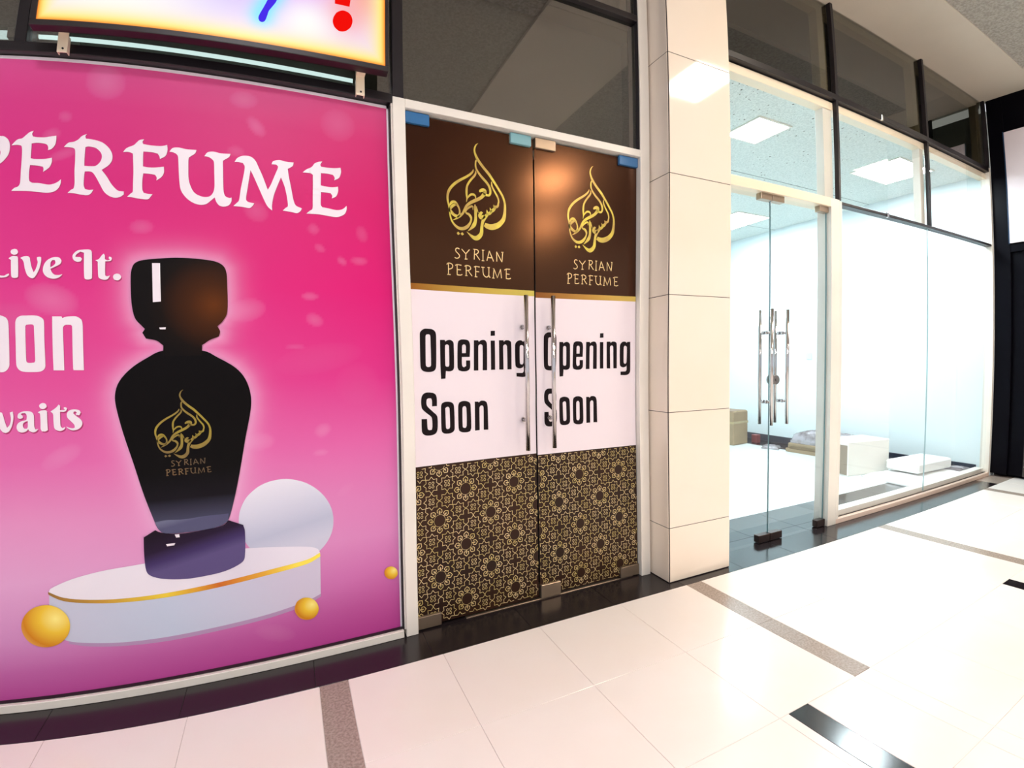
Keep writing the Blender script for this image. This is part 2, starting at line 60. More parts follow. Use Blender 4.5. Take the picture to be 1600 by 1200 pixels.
"NAME":[[[663.0,1660.0,5.4],[655.0,1663.0,5.4],[647.0,1660.0,5.4],[646.0,1650.0,5.4],[654.0,1642.0,5.4],[662.0,1633.0,5.4],[660.0,1624.0,5.4],[650.0,1619.0,5.4],[640.0,1622.0,5.4]],[[673.0,1661.0,5.4],[692.0,1642.0,5.4]],[[710.0,1662.0,5.4],[692.0,1642.0,5.4]],[[692.0,1642.0,5.4],[691.0,1620.0,5.4]],[[686.0,1619.0,5.4],[699.0,1620.0,5.4]],[[734.0,1665.0,5.4],[731.0,1621.0,5.4]],[[734.0,1665.0,5.4],[747.0,1664.0,5.4],[752.0,1656.0,5.4],[745.0,1647.0,5.4],[733.0,1643.0,5.4]],[[740.0,1644.0,5.4],[749.0,1632.0,5.4],[758.0,1621.0,5.4]],[[728.0,1665.0,5.4],[734.0,1665.0,5.4]],[[774.0,1665.0,5.4],[773.0,1619.0,5.4]],[[769.0,1665.0,5.4],[780.0,1665.0,5.4]],[[767.0,1619.0,5.4],[779.0,1619.0,5.4]],[[805.0,1665.0,5.4],[792.0,1620.0,5.4]],[[805.0,1665.0,5.4],[825.0,1620.0,5.4]],[[798.0,1635.0,5.4],[816.0,1635.0,5.4]],[[841.0,1664.0,5.4],[841.0,1621.0,5.4]],[[841.0,1664.0,5.4],[866.0,1621.0,5.4]],[[871.0,1664.0,5.4],[867.0,1621.0,5.4]],[[865.0,1664.0,5.4],[875.0,1664.0,5.4]],[[611.0,1597.0,5.4],[609.0,1547.0,5.4]],[[603.0,1589.0,5.4],[611.0,1596.0,5.4],[625.0,1593.0,5.4],[630.0,1584.0,5.4],[624.0,1574.0,5.4],[611.0,1570.0,5.4]],[[604.0,1547.0,5.4],[619.0,1547.0,5.4]],[[650.0,1594.0,5.4],[649.0,1548.0,5.4]],[[641.0,1588.0,5.4],[650.0,1593.0,5.4],[670.0,1591.0,5.4]],[[650.0,1571.0,5.4],[667.0,1571.0,5.4]],[[649.0,1548.0,5.4],[665.0,1548.0,5.4],[673.0,1552.0,5.4]],[[692.0,1593.0,5.4],[691.0,1548.0,5.4]],[[685.0,1587.0,5.4],[692.0,1592.0,5.4],[708.0,1590.0,5.4],[713.0,1580.0,5.4],[706.0,1573.0,5.4],[693.0,1570.0,5.4]],[[701.0,1571.0,5.4],[710.0,1558.0,5.4],[719.0,1548.0,5.4]],[[686.0,1548.0,5.4],[697.0,1548.0,5.4]],[[737.0,1592.0,5.4],[736.0,1546.0,5.4]],[[729.0,1588.0,5.4],[737.0,1592.0,5.4],[756.0,1590.0,5.4]],[[737.0,1569.0,5.4],[753.0,1569.0,5.4]],[[731.0,1546.0,5.4],[744.0,1546.0,5.4]],[[764.0,1590.0,5.4],[780.0,1590.0,5.4]],[[772.0,1590.0,5.4],[772.0,1567.0,5.4],[777.0,1554.0,5.4],[789.0,1548.0,5.4],[799.0,1557.0,5.4],[801.0,1592.0,5.4]],[[794.0,1591.0,5.4],[806.0,1591.0,5.4]],[[800.0,1559.0,5.4],[803.0,1548.0,5.4],[808.0,1549.0,5.4]],[[821.0,1588.0,5.4],[826.0,1588.0,5.4],[822.0,1546.0,5.4]],[[826.0,1588.0,5.4],[842.0,1548.0,5.4],[859.0,1588.0,5.4]],[[859.0,1588.0,5.4],[863.0,1548.0,5.4]],[[816.0,1546.0,5.4],[828.0,1546.0,5.4]],[[888.0,1592.0,5.4],[887.0,1547.0,5.4]],[[878.0,1586.0,5.4],[888.0,1591.0,5.4],[908.0,1591.0,5.4]],[[888.0,1569.0,5.4],[904.0,1568.0,5.4]],[[887.0,1548.0,5.4],[901.0,1547.0,5.4],[911.0,1551.0,5.4]]],
"CAP":[[[[-507.0,1500.0],[-496.0,1517.0],[-472.0,1527.0],[-411.0,1536.0],[-364.0,1540.0],[-301.0,1539.0],[-246.0,1531.0],[-221.0,1505.0],[-218.0,1436.0],[-221.0,1353.0],[-237.0,1320.0],[-254.0,1302.0],[-246.0,1284.0],[-251.0,1265.0],[-279.0,1253.0],[-296.0,1240.0],[-304.0,1235.0],[-305.0,1197.0],[-424.0,1198.0],[-422.0,1234.0],[-442.0,1251.0],[-473.0,1258.0],[-483.0,1278.0],[-475.0,1291.0],[-486.0,1304.0],[-504.0,1330.0],[-512.0,1382.0],[-512.0,1469.0]]]],
"BODY":[[[[-423.0,1216.0],[-303.0,1215.0],[-258.0,1191.0],[-203.0,1153.0],[-172.0,1110.0],[-157.0,1053.0],[-159.0,996.0],[-180.0,892.0],[-201.0,780.0],[-221.0,687.0],[-241.0,613.0],[-252.0,590.0],[-276.0,575.0],[-325.0,568.0],[-389.0,568.0],[-445.0,574.0],[-468.0,588.0],[-481.0,626.0],[-506.0,720.0],[-530.0,830.0],[-555.0,938.0],[-571.0,1027.0],[-572.0,1070.0],[-558.0,1113.0],[-522.0,1156.0],[-475.0,1190.0]]]],
"BASEBAND":[[[[-478.0,617.0],[-442.0,620.0],[-387.0,616.0],[-322.0,619.0],[-246.0,618.0],[-250.0,590.0],[-276.0,575.0],[-325.0,570.0],[-389.0,568.0],[-445.0,572.0],[-466.0,586.0]]]],
"FOOT":[[[[-516.0,567.0],[-479.0,588.0],[-464.0,578.0],[-406.0,565.0],[-325.0,568.0],[-267.0,576.0],[-248.0,593.0],[-201.0,568.0],[-196.0,543.0],[-201.0,446.0],[-216.0,424.0],[-268.0,404.0],[-335.0,397.0],[-400.0,397.0],[-464.0,408.0],[-503.0,425.0],[-517.0,446.0],[-519.0,502.0]]]],
"PODSIDE":[[[[-820.0,414.0],[-777.0,386.0],[-700.0,366.0],[-597.0,356.0],[-461.0,352.0],[-295.0,361.0],[-123.0,377.0],[12.0,391.0],[61.0,413.0],[57.0,248.0],[6.0,230.0],[-132.0,207.0],[-306.0,195.0],[-475.0,190.0],[-614.0,196.0],[-718.0,211.0],[-785.0,229.0],[-814.0,256.0],[-830.0,296.0]]]],
"PODTOP":[[[[-822.0,410.0],[-812.0,424.0],[-746.0,448.0],[-650.0,465.0],[-523.0,473.0],[-411.0,484.0],[-288.0,484.0],[-180.0,476.0],[-76.0,463.0],[14.0,447.0],[50.0,433.0],[61.0,413.0],[12.0,386.0],[-124.0,372.0],[-296.0,356.0],[-461.0,347.0],[-598.0,351.0],[-700.0,362.0],[-778.0,381.0]]]],
"RIM":[[[[-823.0,413.0],[-777.0,386.0],[-700.0,368.0],[-597.0,357.0],[-461.0,355.0],[-295.0,364.0],[-123.0,381.0],[12.0,396.0],[60.0,415.0],[61.0,400.0],[12.0,379.0],[-124.0,362.0],[-296.0,346.0],[-462.0,339.0],[-598.0,343.0],[-701.0,356.0],[-778.0,374.0],[-821.0,402.0]]]],
"PODSH":[[[[-784.0,236.0],[-717.0,219.0],[-613.0,203.0],[-474.0,197.0],[-306.0,203.0],[-131.0,215.0],[6.0,238.0],[57.0,256.0],[58.0,237.0],[6.0,215.0],[-132.0,191.0],[-308.0,179.0],[-476.0,174.0],[-615.0,182.0],[-720.0,198.0],[-782.0,217.0]]]],
"SPHERE":[[[[113.0,532.0],[109.0,500.0],[98.0,470.0],[81.0,444.0],[59.0,422.0],[32.0,406.0],[2.0,397.0],[-30.0,393.0],[-62.0,397.0],[-94.0,406.0],[-124.0,421.0],[-151.0,441.0],[-175.0,465.0],[-193.0,493.0],[-206.0,523.0],[-214.0,554.0],[-215.0,585.0],[-211.0,615.0],[-201.0,643.0],[-186.0,669.0],[-165.0,690.0],[-141.0,707.0],[-113.0,718.0],[-83.0,723.0],[-51.0,723.0],[-19.0,715.0],[12.0,702.0],[40.0,683.0],[65.0,659.0],[86.0,631.0],[102.0,599.0],[111.0,566.0]]]],
"PEARLA":[[[[-770.0,283.0],[-775.0,263.0],[-785.0,246.0],[-799.0,232.0],[-816.0,222.0],[-836.0,217.0],[-856.0,217.0],[-875.0,222.0],[-893.0,232.0],[-907.0,246.0],[-916.0,263.0],[-921.0,282.0],[-921.0,302.0],[-915.0,321.0],[-905.0,338.0],[-891.0,352.0],[-874.0,362.0],[-855.0,367.0],[-835.0,368.0],[-816.0,363.0],[-799.0,353.0],[-785.0,339.0],[-775.0,322.0],[-770.0,303.0]]]],
"PEARLB":[[[[47.0,190.0],[44.0,176.0],[37.0,165.0],[27.0,157.0],[15.0,154.0],[1.0,155.0],[-12.0,160.0],[-24.0,169.0],[-33.0,182.0],[-39.0,196.0],[-40.0,210.0],[-37.0,223.0],[-31.0,235.0],[-21.0,242.0],[-9.0,246.0],[5.0,245.0],[18.0,240.0],[30.0,231.0],[39.0,219.0],[45.0,205.0]]]],
"PEARLC":[[[[360.0,271.0],[358.0,261.0],[351.0,253.0],[342.0,249.0],[332.0,250.0],[321.0,254.0],[313.0,262.0],[307.0,272.0],[305.0,283.0],[307.0,292.0],[313.0,300.0],[322.0,304.0],[333.0,304.0],[343.0,300.0],[352.0,292.0],[358.0,282.0]]]],
"GLINT":[[[[-447.0,1517.0],[-423.0,1518.0],[-424.0,1386.0],[-448.0,1383.0]]],[[[-432.0,1296.0],[-412.0,1297.0],[-413.0,1290.0],[-430.0,1290.0]]],[[[-449.0,534.0],[-420.0,534.0],[-424.0,526.0],[-446.0,526.0]]],[[[-420.0,565.0],[-406.0,564.0],[-405.0,553.0],[-416.0,553.0]]]],
"BLUE":[[[[-40.0,2439.0],[-58.0,2404.0],[-66.0,2390.0],[-72.0,2367.0],[-78.0,2351.0],[-87.0,2345.0],[-95.0,2347.0],[-99.0,2358.0],[-95.0,2373.0],[-85.0,2396.0],[-72.0,2428.0],[-65.0,2451.0],[-58.0,2489.0],[-36.0,2495.0]]]],
"RED":[[[[156.0,2471.0],[208.0,2472.0],[211.0,2497.0],[215.0,2558.0],[221.0,2614.0],[156.0,2608.0],[155.0,2542.0]]],[[[219.0,2420.0],[217.0,2407.0],[212.0,2394.0],[204.0,2384.0],[195.0,2376.0],[184.0,2371.0],[173.0,2370.0],[164.0,2374.0],[156.0,2381.0],[151.0,2391.0],[149.0,2403.0],[151.0,2416.0],[156.0,2428.0],[163.0,2439.0],[173.0,2447.0],[184.0,2452.0],[194.0,2452.0],[204.0,2449.0],[212.0,2442.0],[217.0,2432.0]]]],
}
PETALS=[(-0.594,2.134,0.056,0.055,0,0.3),(-0.153,2.132,0.043,0.029,0.1,0.22),(-0.111,2.039,0.037,0.022,-0.9,0.25),(0.178,2.094,0.058,0.055,0.5,0.17),(-0.712,2.002,0.02,0.017,0,0.2),(-0.752,1.937,0.027,0.018,0.5,0.2),(-0.711,1.874,0.051,0.015,0.45,0.18),(-0.478,1.641,0.033,0.022,0.1,0.22),(-0.18,1.938,0.026,0.018,0,0.15),(-0.117,1.726,0.038,0.033,-0.6,0.18),(-0.16,1.362,0.058,0.037,0.3,0.28),(0.078,1.681,0.02,0.019,-0.6,0.2),(0.256,1.68,0.02,0.031,0.2,0.15),(0.098,1.61,0.02,0.014,-0.6,0.2),(0.177,1.567,0.019,0.013,-0.6,0.25),(0.242,1.573,0.03,0.015,0,0.22),(0.056,1.423,0.028,0.013,0,0.28),(0.069,1.333,0.029,0.022,-0.5,0.25),(0.084,0.9,0.028,0.023,0.6,0.3),(0.075,0.812,0.025,0.01,0,0.28),(-0.002,1.228,0.031,0.008,0,0.2),(-0.747,1.388,0.072,0.046,-0.3,0.3),(-0.742,0.867,0.06,0.027,0.5,0.28),(-0.137,0.874,0.047,0.029,0,0.3),(-0.861,1.322,0.075,0.051,0,0.1),(0.16,0.652,0.034,0.016,0.6,0.12),(0.081,1.183,0.142,0.05,0.2,0.06),(-0.113,0.126,0.067,0.03,-0.4,0.15),(-0.507,0.074,0.053,0.02,0,-0.0),(0.22,1.078,0.074,0.078,0,0.05)]

# ------------------------------------------------------------------ materials
def lin(c):
    return tuple(((v/255)/12.92 if v <= 10 else ((v/255+0.055)/1.055)**2.4) for v in c)
def mat(name, rgb, rough=0.5, metal=0.0, spec=0.5, noise=0.0, nscale=8.0, bump=0.0, bscale=60.0, coat=0.0, rgb2=None, tint=None, alpha=1.0):
    m = bpy.data.materials.new(name); m.use_nodes = True
    nt = m.node_tree; b = nt.nodes['Principled BSDF']; c = lin(rgb)
    b.inputs['Base Color'].default_value = (*c, 1)
    b.inputs['Roughness'].default_value = rough; b.inputs['Metallic'].default_value = metal
    b.inputs['Specular IOR Level'].default_value = spec; b.inputs['Coat Weight'].default_value = coat
    b.inputs['Coat Roughness'].default_value = 0.05
    b.inputs['Alpha'].default_value = alpha
    if tint: b.inputs['Specular Tint'].default_value = (*tint, 1)
    if noise or rgb2 is not None or bump:
        tc = nt.nodes.new('ShaderNodeTexCoord')
    if noise or rgb2 is not None:
        n = nt.nodes.new('ShaderNodeTexNoise'); n.inputs['Scale'].default_value = nscale; n.inputs['Detail'].default_value = 4
        nt.links.new(tc.outputs['Object'], n.inputs['Vector'])
        r = nt.nodes.new('ShaderNodeValToRGB')
        lo = lin(rgb2) if rgb2 is not None else tuple(v*(1-noise) for v in c)
        r.color_ramp.elements[0].position = 0.38; r.color_ramp.elements[1].position = 0.62
        r.color_ramp.elements[0].color = (*lo, 1); r.color_ramp.elements[1].color = (*c, 1)
        nt.links.new(n.outputs['Fac'], r.inputs[0]); nt.links.new(r.outputs[0], b.inputs['Base Color'])
    if bump:
        n2 = nt.nodes.new('ShaderNodeTexNoise'); n2.inputs['Scale'].default_value = bscale; n2.inputs['Detail'].default_value = 3
        nt.links.new(tc.outputs['Object'], n2.inputs['Vector'])
        bp = nt.nodes.new('ShaderNodeBump'); bp.inputs['Strength'].default_value = bump; bp.inputs['Distance'].default_value = 0.01
        nt.links.new(n2.outputs['Fac'], bp.inputs['Height']); nt.links.new(bp.outputs[0], b.inputs['Normal'])
    return m
def glass_mat(name, tint=(1, 1, 1), ior=1.5, rough=0.0, boost=1.0):
    m = bpy.data.materials.new(name); m.use_nodes = True; nt = m.node_tree; nt.nodes.clear()
    o = nt.nodes.new('ShaderNodeOutputMaterial'); mx = nt.nodes.new('ShaderNodeMixShader')
    t = nt.nodes.new('ShaderNodeBsdfTransparent'); g = nt.nodes.new('ShaderNodeBsdfGlossy'); f = nt.nodes.new('ShaderNodeFresnel')
    f.inputs['IOR'].default_value = ior; t.inputs[0].default_value = (*tint, 1); g.inputs['Roughness'].default_value = rough
    mm = nt.nodes.new('ShaderNodeMath'); mm.operation = 'MULTIPLY'; mm.inputs[1].default_value = boost
    ge = nt.nodes.new('ShaderNodeNewGeometry'); sb = nt.nodes.new('ShaderNodeMath'); sb.operation = 'SUBTRACT'; sb.inputs[0].default_value = 1.0
    m3 = nt.nodes.new('ShaderNodeMath'); m3.operation = 'MULTIPLY'        # only the outer skin of a pane mirrors
    nt.links.new(ge.outputs['Backfacing'], sb.inputs[1])
    nt.links.new(f.outputs[0], mm.inputs[0]); nt.links.new(mm.outputs[0], m3.inputs[0]); nt.links.new(sb.outputs[0], m3.inputs[1]); nt.links.new(m3.outputs[0], mx.inputs[0])
    nt.links.new(t.outputs[0], mx.inputs[1]); nt.links.new(g.outputs[0], mx.inputs[2]); nt.links.new(mx.outputs[0], o.inputs[0])
    return m
def emit(name, rgb, s):
    m = bpy.data.materials.new(name); m.use_nodes = True; nt = m.node_tree; nt.nodes.clear()
    o = nt.nodes.new('ShaderNodeOutputMaterial'); e = nt.nodes.new('ShaderNodeEmission')
    e.inputs[0].default_value = (*rgb, 1); e.inputs[1].default_value = s; nt.links.new(e.outputs[0], o.inputs[0]); return m
def vcol_mat(name, rough=0.45, spec=0.4, em=None):
    m = bpy.data.materials.new(name); m.use_nodes = True; nt = m.node_tree; b = nt.nodes['Principled BSDF']
    a = nt.nodes.new('ShaderNodeVertexColor'); a.layer_name = 'ink'
    b.inputs['Roughness'].default_value = rough; b.inputs['Specular IOR Level'].default_value = spec
    if em:
        b.inputs['Base Color'].default_value = (0.02, 0.02, 0.02, 1)
        nt.links.new(a.outputs[0], b.inputs['Emission Color']); b.inputs['Emission Strength'].default_value = em
    else: nt.links.new(a.outputs[0], b.inputs['Base Color'])
    return m
def grad_mat(name, stops, p0, p1, rough=0.4, radial=False, spec=0.12):
    """printed gradient: stops (pos, rgb) from point p0 to p1 (x, z in metres); radial: centre p0, radius |p1-p0|"""
    m = bpy.data.materials.new(name); m.use_nodes = True; nt = m.node_tree; b = nt.nodes['Principled BSDF']
    b.inputs['Roughness'].default_value = rough; b.inputs['Specular IOR Level'].default_value = spec
    tc = nt.nodes.new('ShaderNodeTexCoord'); mp = nt.nodes.new('ShaderNodeMapping'); mp.vector_type = 'TEXTURE'
    dx, dz = p1[0]-p0[0], p1[1]-p0[1]; L = math.hypot(dx, dz)
    mp.inputs['Location'].default_value = (p0[0], 0, p0[1])
    mp.inputs['Rotation'].default_value = (0, -math.atan2(dz, dx), 0); mp.inputs['Scale'].default_value = (L, L, L)
    g = nt.nodes.new('ShaderNodeTexGradient'); g.gradient_type = 'QUADRATIC_SPHERE' if False else ('SPHERICAL' if radial else 'LINEAR')
    nt.links.new(tc.outputs['Object'], mp.inputs[0])
    if radial:
        sp = nt.nodes.new('ShaderNodeSeparateXYZ'); cb = nt.nodes.new('ShaderNodeCombineXYZ')
        nt.links.new(mp.outputs[0], sp.inputs[0]); nt.links.new(sp.outputs[0], cb.inputs[0]); nt.links.new(sp.outputs[2], cb.inputs[2])
        nt.links.new(cb.outputs[0], g.inputs[0])
    else: nt.links.new(mp.outputs[0], g.inputs[0])
    r = nt.nodes.new('ShaderNodeValToRGB'); els = r.color_ramp.elements
    st = [((1-p) if radial else p, c) for p, c in stops]; st.sort(key=lambda a: a[0])
    els[0].position = st[0][0]; els[0].color = (*lin(st[0][1]), 1)
    els[1].position = st[-1][0]; els[1].color = (*lin(st[-1][1]), 1)
    for p, c in st[1:-1]:
        e = els.new(p); e.color = (*lin(c), 1)
    nt.links.new(g.outputs['Fac'], r.inputs[0]); nt.links.new(r.outputs[0], b.inputs['Base Color'])
    return m

M = dict(
 white_metal=mat('white_powder_coat', (236, 230, 220), 0.35, noise=0.05, nscale=3),
 white_rail=mat('white_rail', (240, 232, 222), 0.3),
 cream=mat('cream_post', (243, 226, 200), 0.35),
 black_metal=mat('black_aluminium', (26, 20, 24), 0.35, spec=0.4),
 gasket=mat('gasket', (30, 24, 26), 0.6),
 clad=mat('black_cladding', (7, 6, 12), 0.35, spec=0.06),
 tile=mat('polished_floor_tile', (249, 242, 237), 0.20, spec=0.5, rgb2=(247, 237, 229), nscale=1.6),
 grout=mat('grout', (232, 224, 216), 0.8),
 granite=mat('grey_granite', (176, 160, 148), 0.22, spec=0.5, rgb2=(150, 134, 124), nscale=120),
 black_tile_out=mat('dusty_black_granite', (30, 24, 25), 0.24, spec=0.5, rgb2=(40, 33, 35), nscale=90),
 black_tile=mat('black_granite', (27, 21, 23), 0.15, spec=0.75, rgb2=(34, 28, 31), nscale=90),
 pillar=mat('cream_pillar_tile', (241, 226, 208), 0.06, spec=0.5, rgb2=(242, 228, 212), nscale=2),
 pgrout=mat('pillar_grout', (60, 48, 46), 0.8),
 soffit=mat('cream_soffit', (205, 194, 178), 0.7, noise=0.04, nscale=2),
 ceil=mat('rough_grey_ceiling', (176, 170, 160), 0.9, rgb2=(150, 144, 134), nscale=60, bump=0.5, bscale=110),
 acoustic=mat('speckled_ceiling_board', (226, 232, 228), 0.9, rgb2=(206, 214, 210), nscale=70, bump=0.3, bscale=120),
 fleck=mat('ceiling_fleck', (84, 84, 78), 0.9),
 shopwall=mat('white_shop_wall', (232, 243, 246), 0.55, noise=0.03, nscale=1.5),
 shopfloor=mat('white_shop_tile', (226, 236, 236), 0.08, spec=0.5),
 skirting=mat('dark_skirting', (52, 56, 70), 0.3),
 dark=mat('unlit_room_tone', (46, 44, 42), 0.9),  # gloom of the unlit rooms put into a dark base colour
 chrome=mat('chrome', (205, 200, 200), 0.12, metal=1.0),
 steel=mat('brushed_steel', (168, 148, 128), 0.32, metal=0.85),
 bluefilm=mat('blue_protective_film', (38, 104, 158), 0.4),
 tealfilm=mat('pale_teal_protective_film', (118, 168, 176), 0.35),
 brown=mat('bronze_film', (25, 13, 14), 0.18, spec=0.85, tint=(1.0, 0.42, 0.17)),
 goldbar=grad_mat('gold_bar_print', [(0, (150, 92, 30)), (0.5, (190, 158, 70)), (1, (206, 190, 92))], (0.438, 1.49), (1.035, 1.49)),
 gold=mat('gold_ink', (214, 196, 76), 0.32, metal=0.35, rgb2=(190, 158, 82), nscale=16),
 palegold=mat('pale_gold_ink', (236, 206, 146), 0.35, metal=0.2),
 whitefilm=mat('white_film', (236, 224, 230), 0.38, spec=0.3),
 ink=mat('black_ink', (20, 9, 13), 0.4, spec=0.15),
 patbase=mat('dark_brown_film', (36, 17, 9), 0.4, spec=0.25, rgb2=(50, 25, 11), nscale=3),
 patgold=mat('pattern_gold_ink', (236, 210, 160), 0.45, rgb2=(212, 188, 116), nscale=20),
 whiteink=mat('white_ink', (238, 228, 236), 0.4),
 shadowink=mat('letter_edge_ink', (168, 34, 98), 0.4),
 card=mat('brown_cardboard', (146, 124, 96), 0.8, noise=0.14, nscale=6, bump=0.2, bscale=14),
 tape=mat('clear_tape', (170, 152, 116), 0.25),
 whitecard=mat('white_cardboard', (252, 250, 244), 0.6, noise=0.02),
 greycard=mat('grey_brown_cardboard', (140, 122, 106), 0.8),
 foam=mat('white_foam', (253, 253, 252), 0.7, bump=0.1, bscale=80),
 plastic=mat('milky_plastic', (158, 152, 158), 0.2, spec=0.6, rgb2=(104, 94, 94), nscale=9, bump=0.8, bscale=12),
 glass=glass_mat('clear_glass', (0.978, 0.990, 0.992)),
 dglass=glass_mat('tinted_glass', (0.55, 0.55, 0.50), ior=1.7, boost=1.8),
 mglass=glass_mat('reflective_glass', (0.60, 0.60, 0.57), ior=1.8, boost=2.8),
 edge=mat('glass_edge', (96, 128, 132), 0.2), paleedge=mat('pale_glass_edge', (176, 200, 204), 0.2), darksteel=mat('dark_steel', (74, 58, 54), 0.3, metal=0.8),
)

# ------------------------------------------------------------------ mesh helpers
def link(name, me, m, parent=None, kind=None, label=None, cat=None, group=None):
    o = bpy.data.objects.new(name, me); COL.objects.link(o)
    if m is not None:
        me.materials.clear()
        for q in (m if isinstance(m, (list, tuple)) else [m]): me.materials.append(q)
    if parent is not None:
        o.parent = parent
        if parent.type == 'EMPTY': o.location = tuple(-v for v in base_of(parent))
    if kind: o['kind'] = kind
    if label: o['label'] = label
    if cat: o['category'] = cat
    if group: o['group'] = group
    return o
def base_of(o):
    return tuple(o.location)
def thing(name, label, cat, loc=(0, 0, 0), kind=None, group=None):
    o = bpy.data.objects.new(name, None); COL.objects.link(o); o.location = loc
    o.empty_display_size = 0.1
    o['label'] = label; o['category'] = cat
    if kind: o['kind'] = kind
    if group: o['group'] = group
    return o
def add_box(bm, x0, x1, y0, y1, z0, z1, b=0.0, mi=0):
    if b <= 0:
        vs = [bm.verts.new(p) for p in ((x0,y0,z0),(x1,y0,z0),(x1,y1,z0),(x0,y1,z0),(x0,y0,z1),(x1,y0,z1),(x1,y1,z1),(x0,y1,z1))]
        for f in ((0,3,2,1),(4,5,6,7),(0,1,5,4),(1,2,6,5),(2,3,7,6),(3,0,4,7)):
            bm.faces.new([vs[i] for i in f]).material_index = mi
        return vs
    b = min(b, (x1-x0)*0.45, (y1-y0)*0.45, (z1-z0)*0.45)
    vs = []
    for x, sx in ((x0, 1), (x1, -1)):
        for y, sy in ((y0, 1), (y1, -1)):
            for z, sz in ((z0, 1), (z1, -1)):
                vs += [bm.verts.new((x+sx*b, y+sy*b, z)), bm.verts.new((x+sx*b, y, z+sz*b)), bm.verts.new((x, y+sy*b, z+sz*b))]
    r = bmesh.ops.convex_hull(bm, input=vs)
    for e in r['geom']:
        if isinstance(e, bmesh.types.BMFace): e.material_index = mi
    vv = [v for v in vs if v.is_valid]
    bmesh.ops.dissolve_limit(bm, angle_limit=0.01, verts=vv, edges=list({e for v in vv for e in v.link_edges}))
    return vs
def cyl(bm, p0, p1, r0, r1=None, n=16, mi=0, caps=True):
    r1 = r0 if r1 is None else r1
    p0, p1 = Vector(p0), Vector(p1); d = (p1-p0).normalized()
    a = d.orthogonal().normalized(); c = d.cross(a); rings = []
    for p, r in ((p0, r0), (p1, r1)):
        rings.append([bm.verts.new(p + r*(math.cos(t)*a + math.sin(t)*c)) for t in [2*math.pi*i/n for i in range(n)]])
    for i in range(n):
        f = bm.faces.new((rings[0][i], rings[0][(i+1) % n], rings[1][(i+1) % n], rings[1][i])); f.smooth = True; f.material_index = mi
    if caps:
        bm.faces.new(rings[0][::-1]).material_index = mi; bm.faces.new(rings[1]).material_index = mi
def mesh(name, bm, nrm=True):
    if nrm: bmesh.ops.recalc_face_normals(bm, faces=bm.faces)
    me = bpy.data.meshes.new(name); bm.to_mesh(me); bm.free(); return me
def box(name, dims, m, parent=None, b=0.002, **kw):
    bm = bmesh.new(); add_box(bm, *dims, b=b); return link(name, mesh(name, bm), m, parent, **kw)
def boxes(name, L, m, parent=None, b=0.002, **kw):
    bm = bmesh.new()
    for d in L: add_box(bm, *d, b=b)
    return link(name, mesh(name, bm), m, parent, **kw)

# flat prints: contours in millimetres on the x-z plane
def smooth_loop(P, closed=True, n=4, corner=50):
    P = [Vector(p) for p in P]; N = len(P)
    if N < 4: return P
    def turn(i):
        a, b, c = P[i-1], P[i], P[(i+1) % N]
        u, v = (b-a).xy, (c-b).xy
        return 0 if u.length < 1e-6 or v.length < 1e-6 else math.degrees(abs(u.angle_signed(v)))
    cor = [turn(i) > corner if (closed or 0 < i < N-1) else True for i in range(N)]
    def tan(i):
        if cor[i]: return None
        return (P[(i+1) % N] - P[i-1])*0.5
    out = []
    for i in range(N if closed else N-1):
        a, b = P[i], P[(i+1) % N]; L = (b-a)
        ta, tb = tan(i), tan((i+1) % N)
        if ta is None and tb is None: out.append(a); continue
        def lim(t): return L if t is None else (t if t.length <= 1.2*L.length else t*(1.2*L.length/t.length))
        ta, tb = lim(ta), lim(tb)
        for k in range(n):
            t = k/n; h = t*t*(3-2*t)
            out.append(a*(2*t**3-3*t**2+1) + ta*(t**3-2*t**2+t) + b*(-2*t**3+3*t**2) + tb*(t**3-t**2))
    if not closed: out.append(P[-1])
    return out
def add_fill(bm, loops, y, tr=None, smooth=True):
    loops = [[Vector((p[0], p[1])) for p in l] for l in loops]
    if smooth: loops = [smooth_loop(l) for l in loops]
    if tr: loops = [[Vector(tr(p[0], p[1])) for p in l] for l in loops]
    flat = [Vector((p[0]/1000, y, p[1]/1000)) for l in loops for p in l]
    tris = tessellate_polygon([[Vector((p[0]/1000, p[1]/1000, 0)) for p in l] for l in loops])
    vs = [bm.verts.new(p) for p in flat]
    for t in tris:
        try:
            f = bm.faces.new([vs[i] for i in t])
            f.normal_update()
            if f.normal.y > 0: f.normal_flip()
        except ValueError: pass
def add_stroke(bm, pts, y, tr=None, n=4):
    P = smooth_loop([Vector(p) for p in pts], closed=False, n=n, corner=75)
    if tr: P = [Vector((*tr(p[0], p[1]), p[2]*tr(None, None))) for p in P]
    rows = []
    for i, p in enumerate(P):
        a = P[max(0, i-1)]; b = P[min(len(P)-1, i+1)]
        d = (b-a).xy
        if d.length < 1e-6: d = Vector((1, 0))
        d.normalize(); nn = Vector((-d.y, d.x))*max(p[2], 0.3)/2
        rows.append((bm.verts.new(((p[0]+nn.x)/1000, y, (p[1]+nn.y)/1000)), bm.verts.new(((p[0]-nn.x)/1000, y, (p[1]-nn.y)/1000))))
    for i in range(len(rows)-1):
        bm.faces.new((rows[i][0], rows[i][1], rows[i+1][1], rows[i+1][0]))
def face_out(bm):
    for f in bm.faces:
        f.normal_update()
        if f.normal.y > 0: f.normal_flip()
def fill_obj(name, glyphs, y, m, parent, tr=None, smooth=True, **kw):
    bm = bmesh.new()
    for g in glyphs: add_fill(bm, g, y, tr, smooth)
    return link(name, mesh(name, bm, False), m, parent, **kw)
def stroke_obj(name, strs, y, m, parent, tr=None, **kw):
    bm = bmesh.new()
    for s in strs: add_stroke(bm, s, y, tr)
    face_out(bm)
    return link(name, mesh(name, bm, False), m, parent, **kw)
def shift(dx, dz):
    def f(x, z):
        if x is None: return 1.0
        return (x+dx, z+dz)
    return f
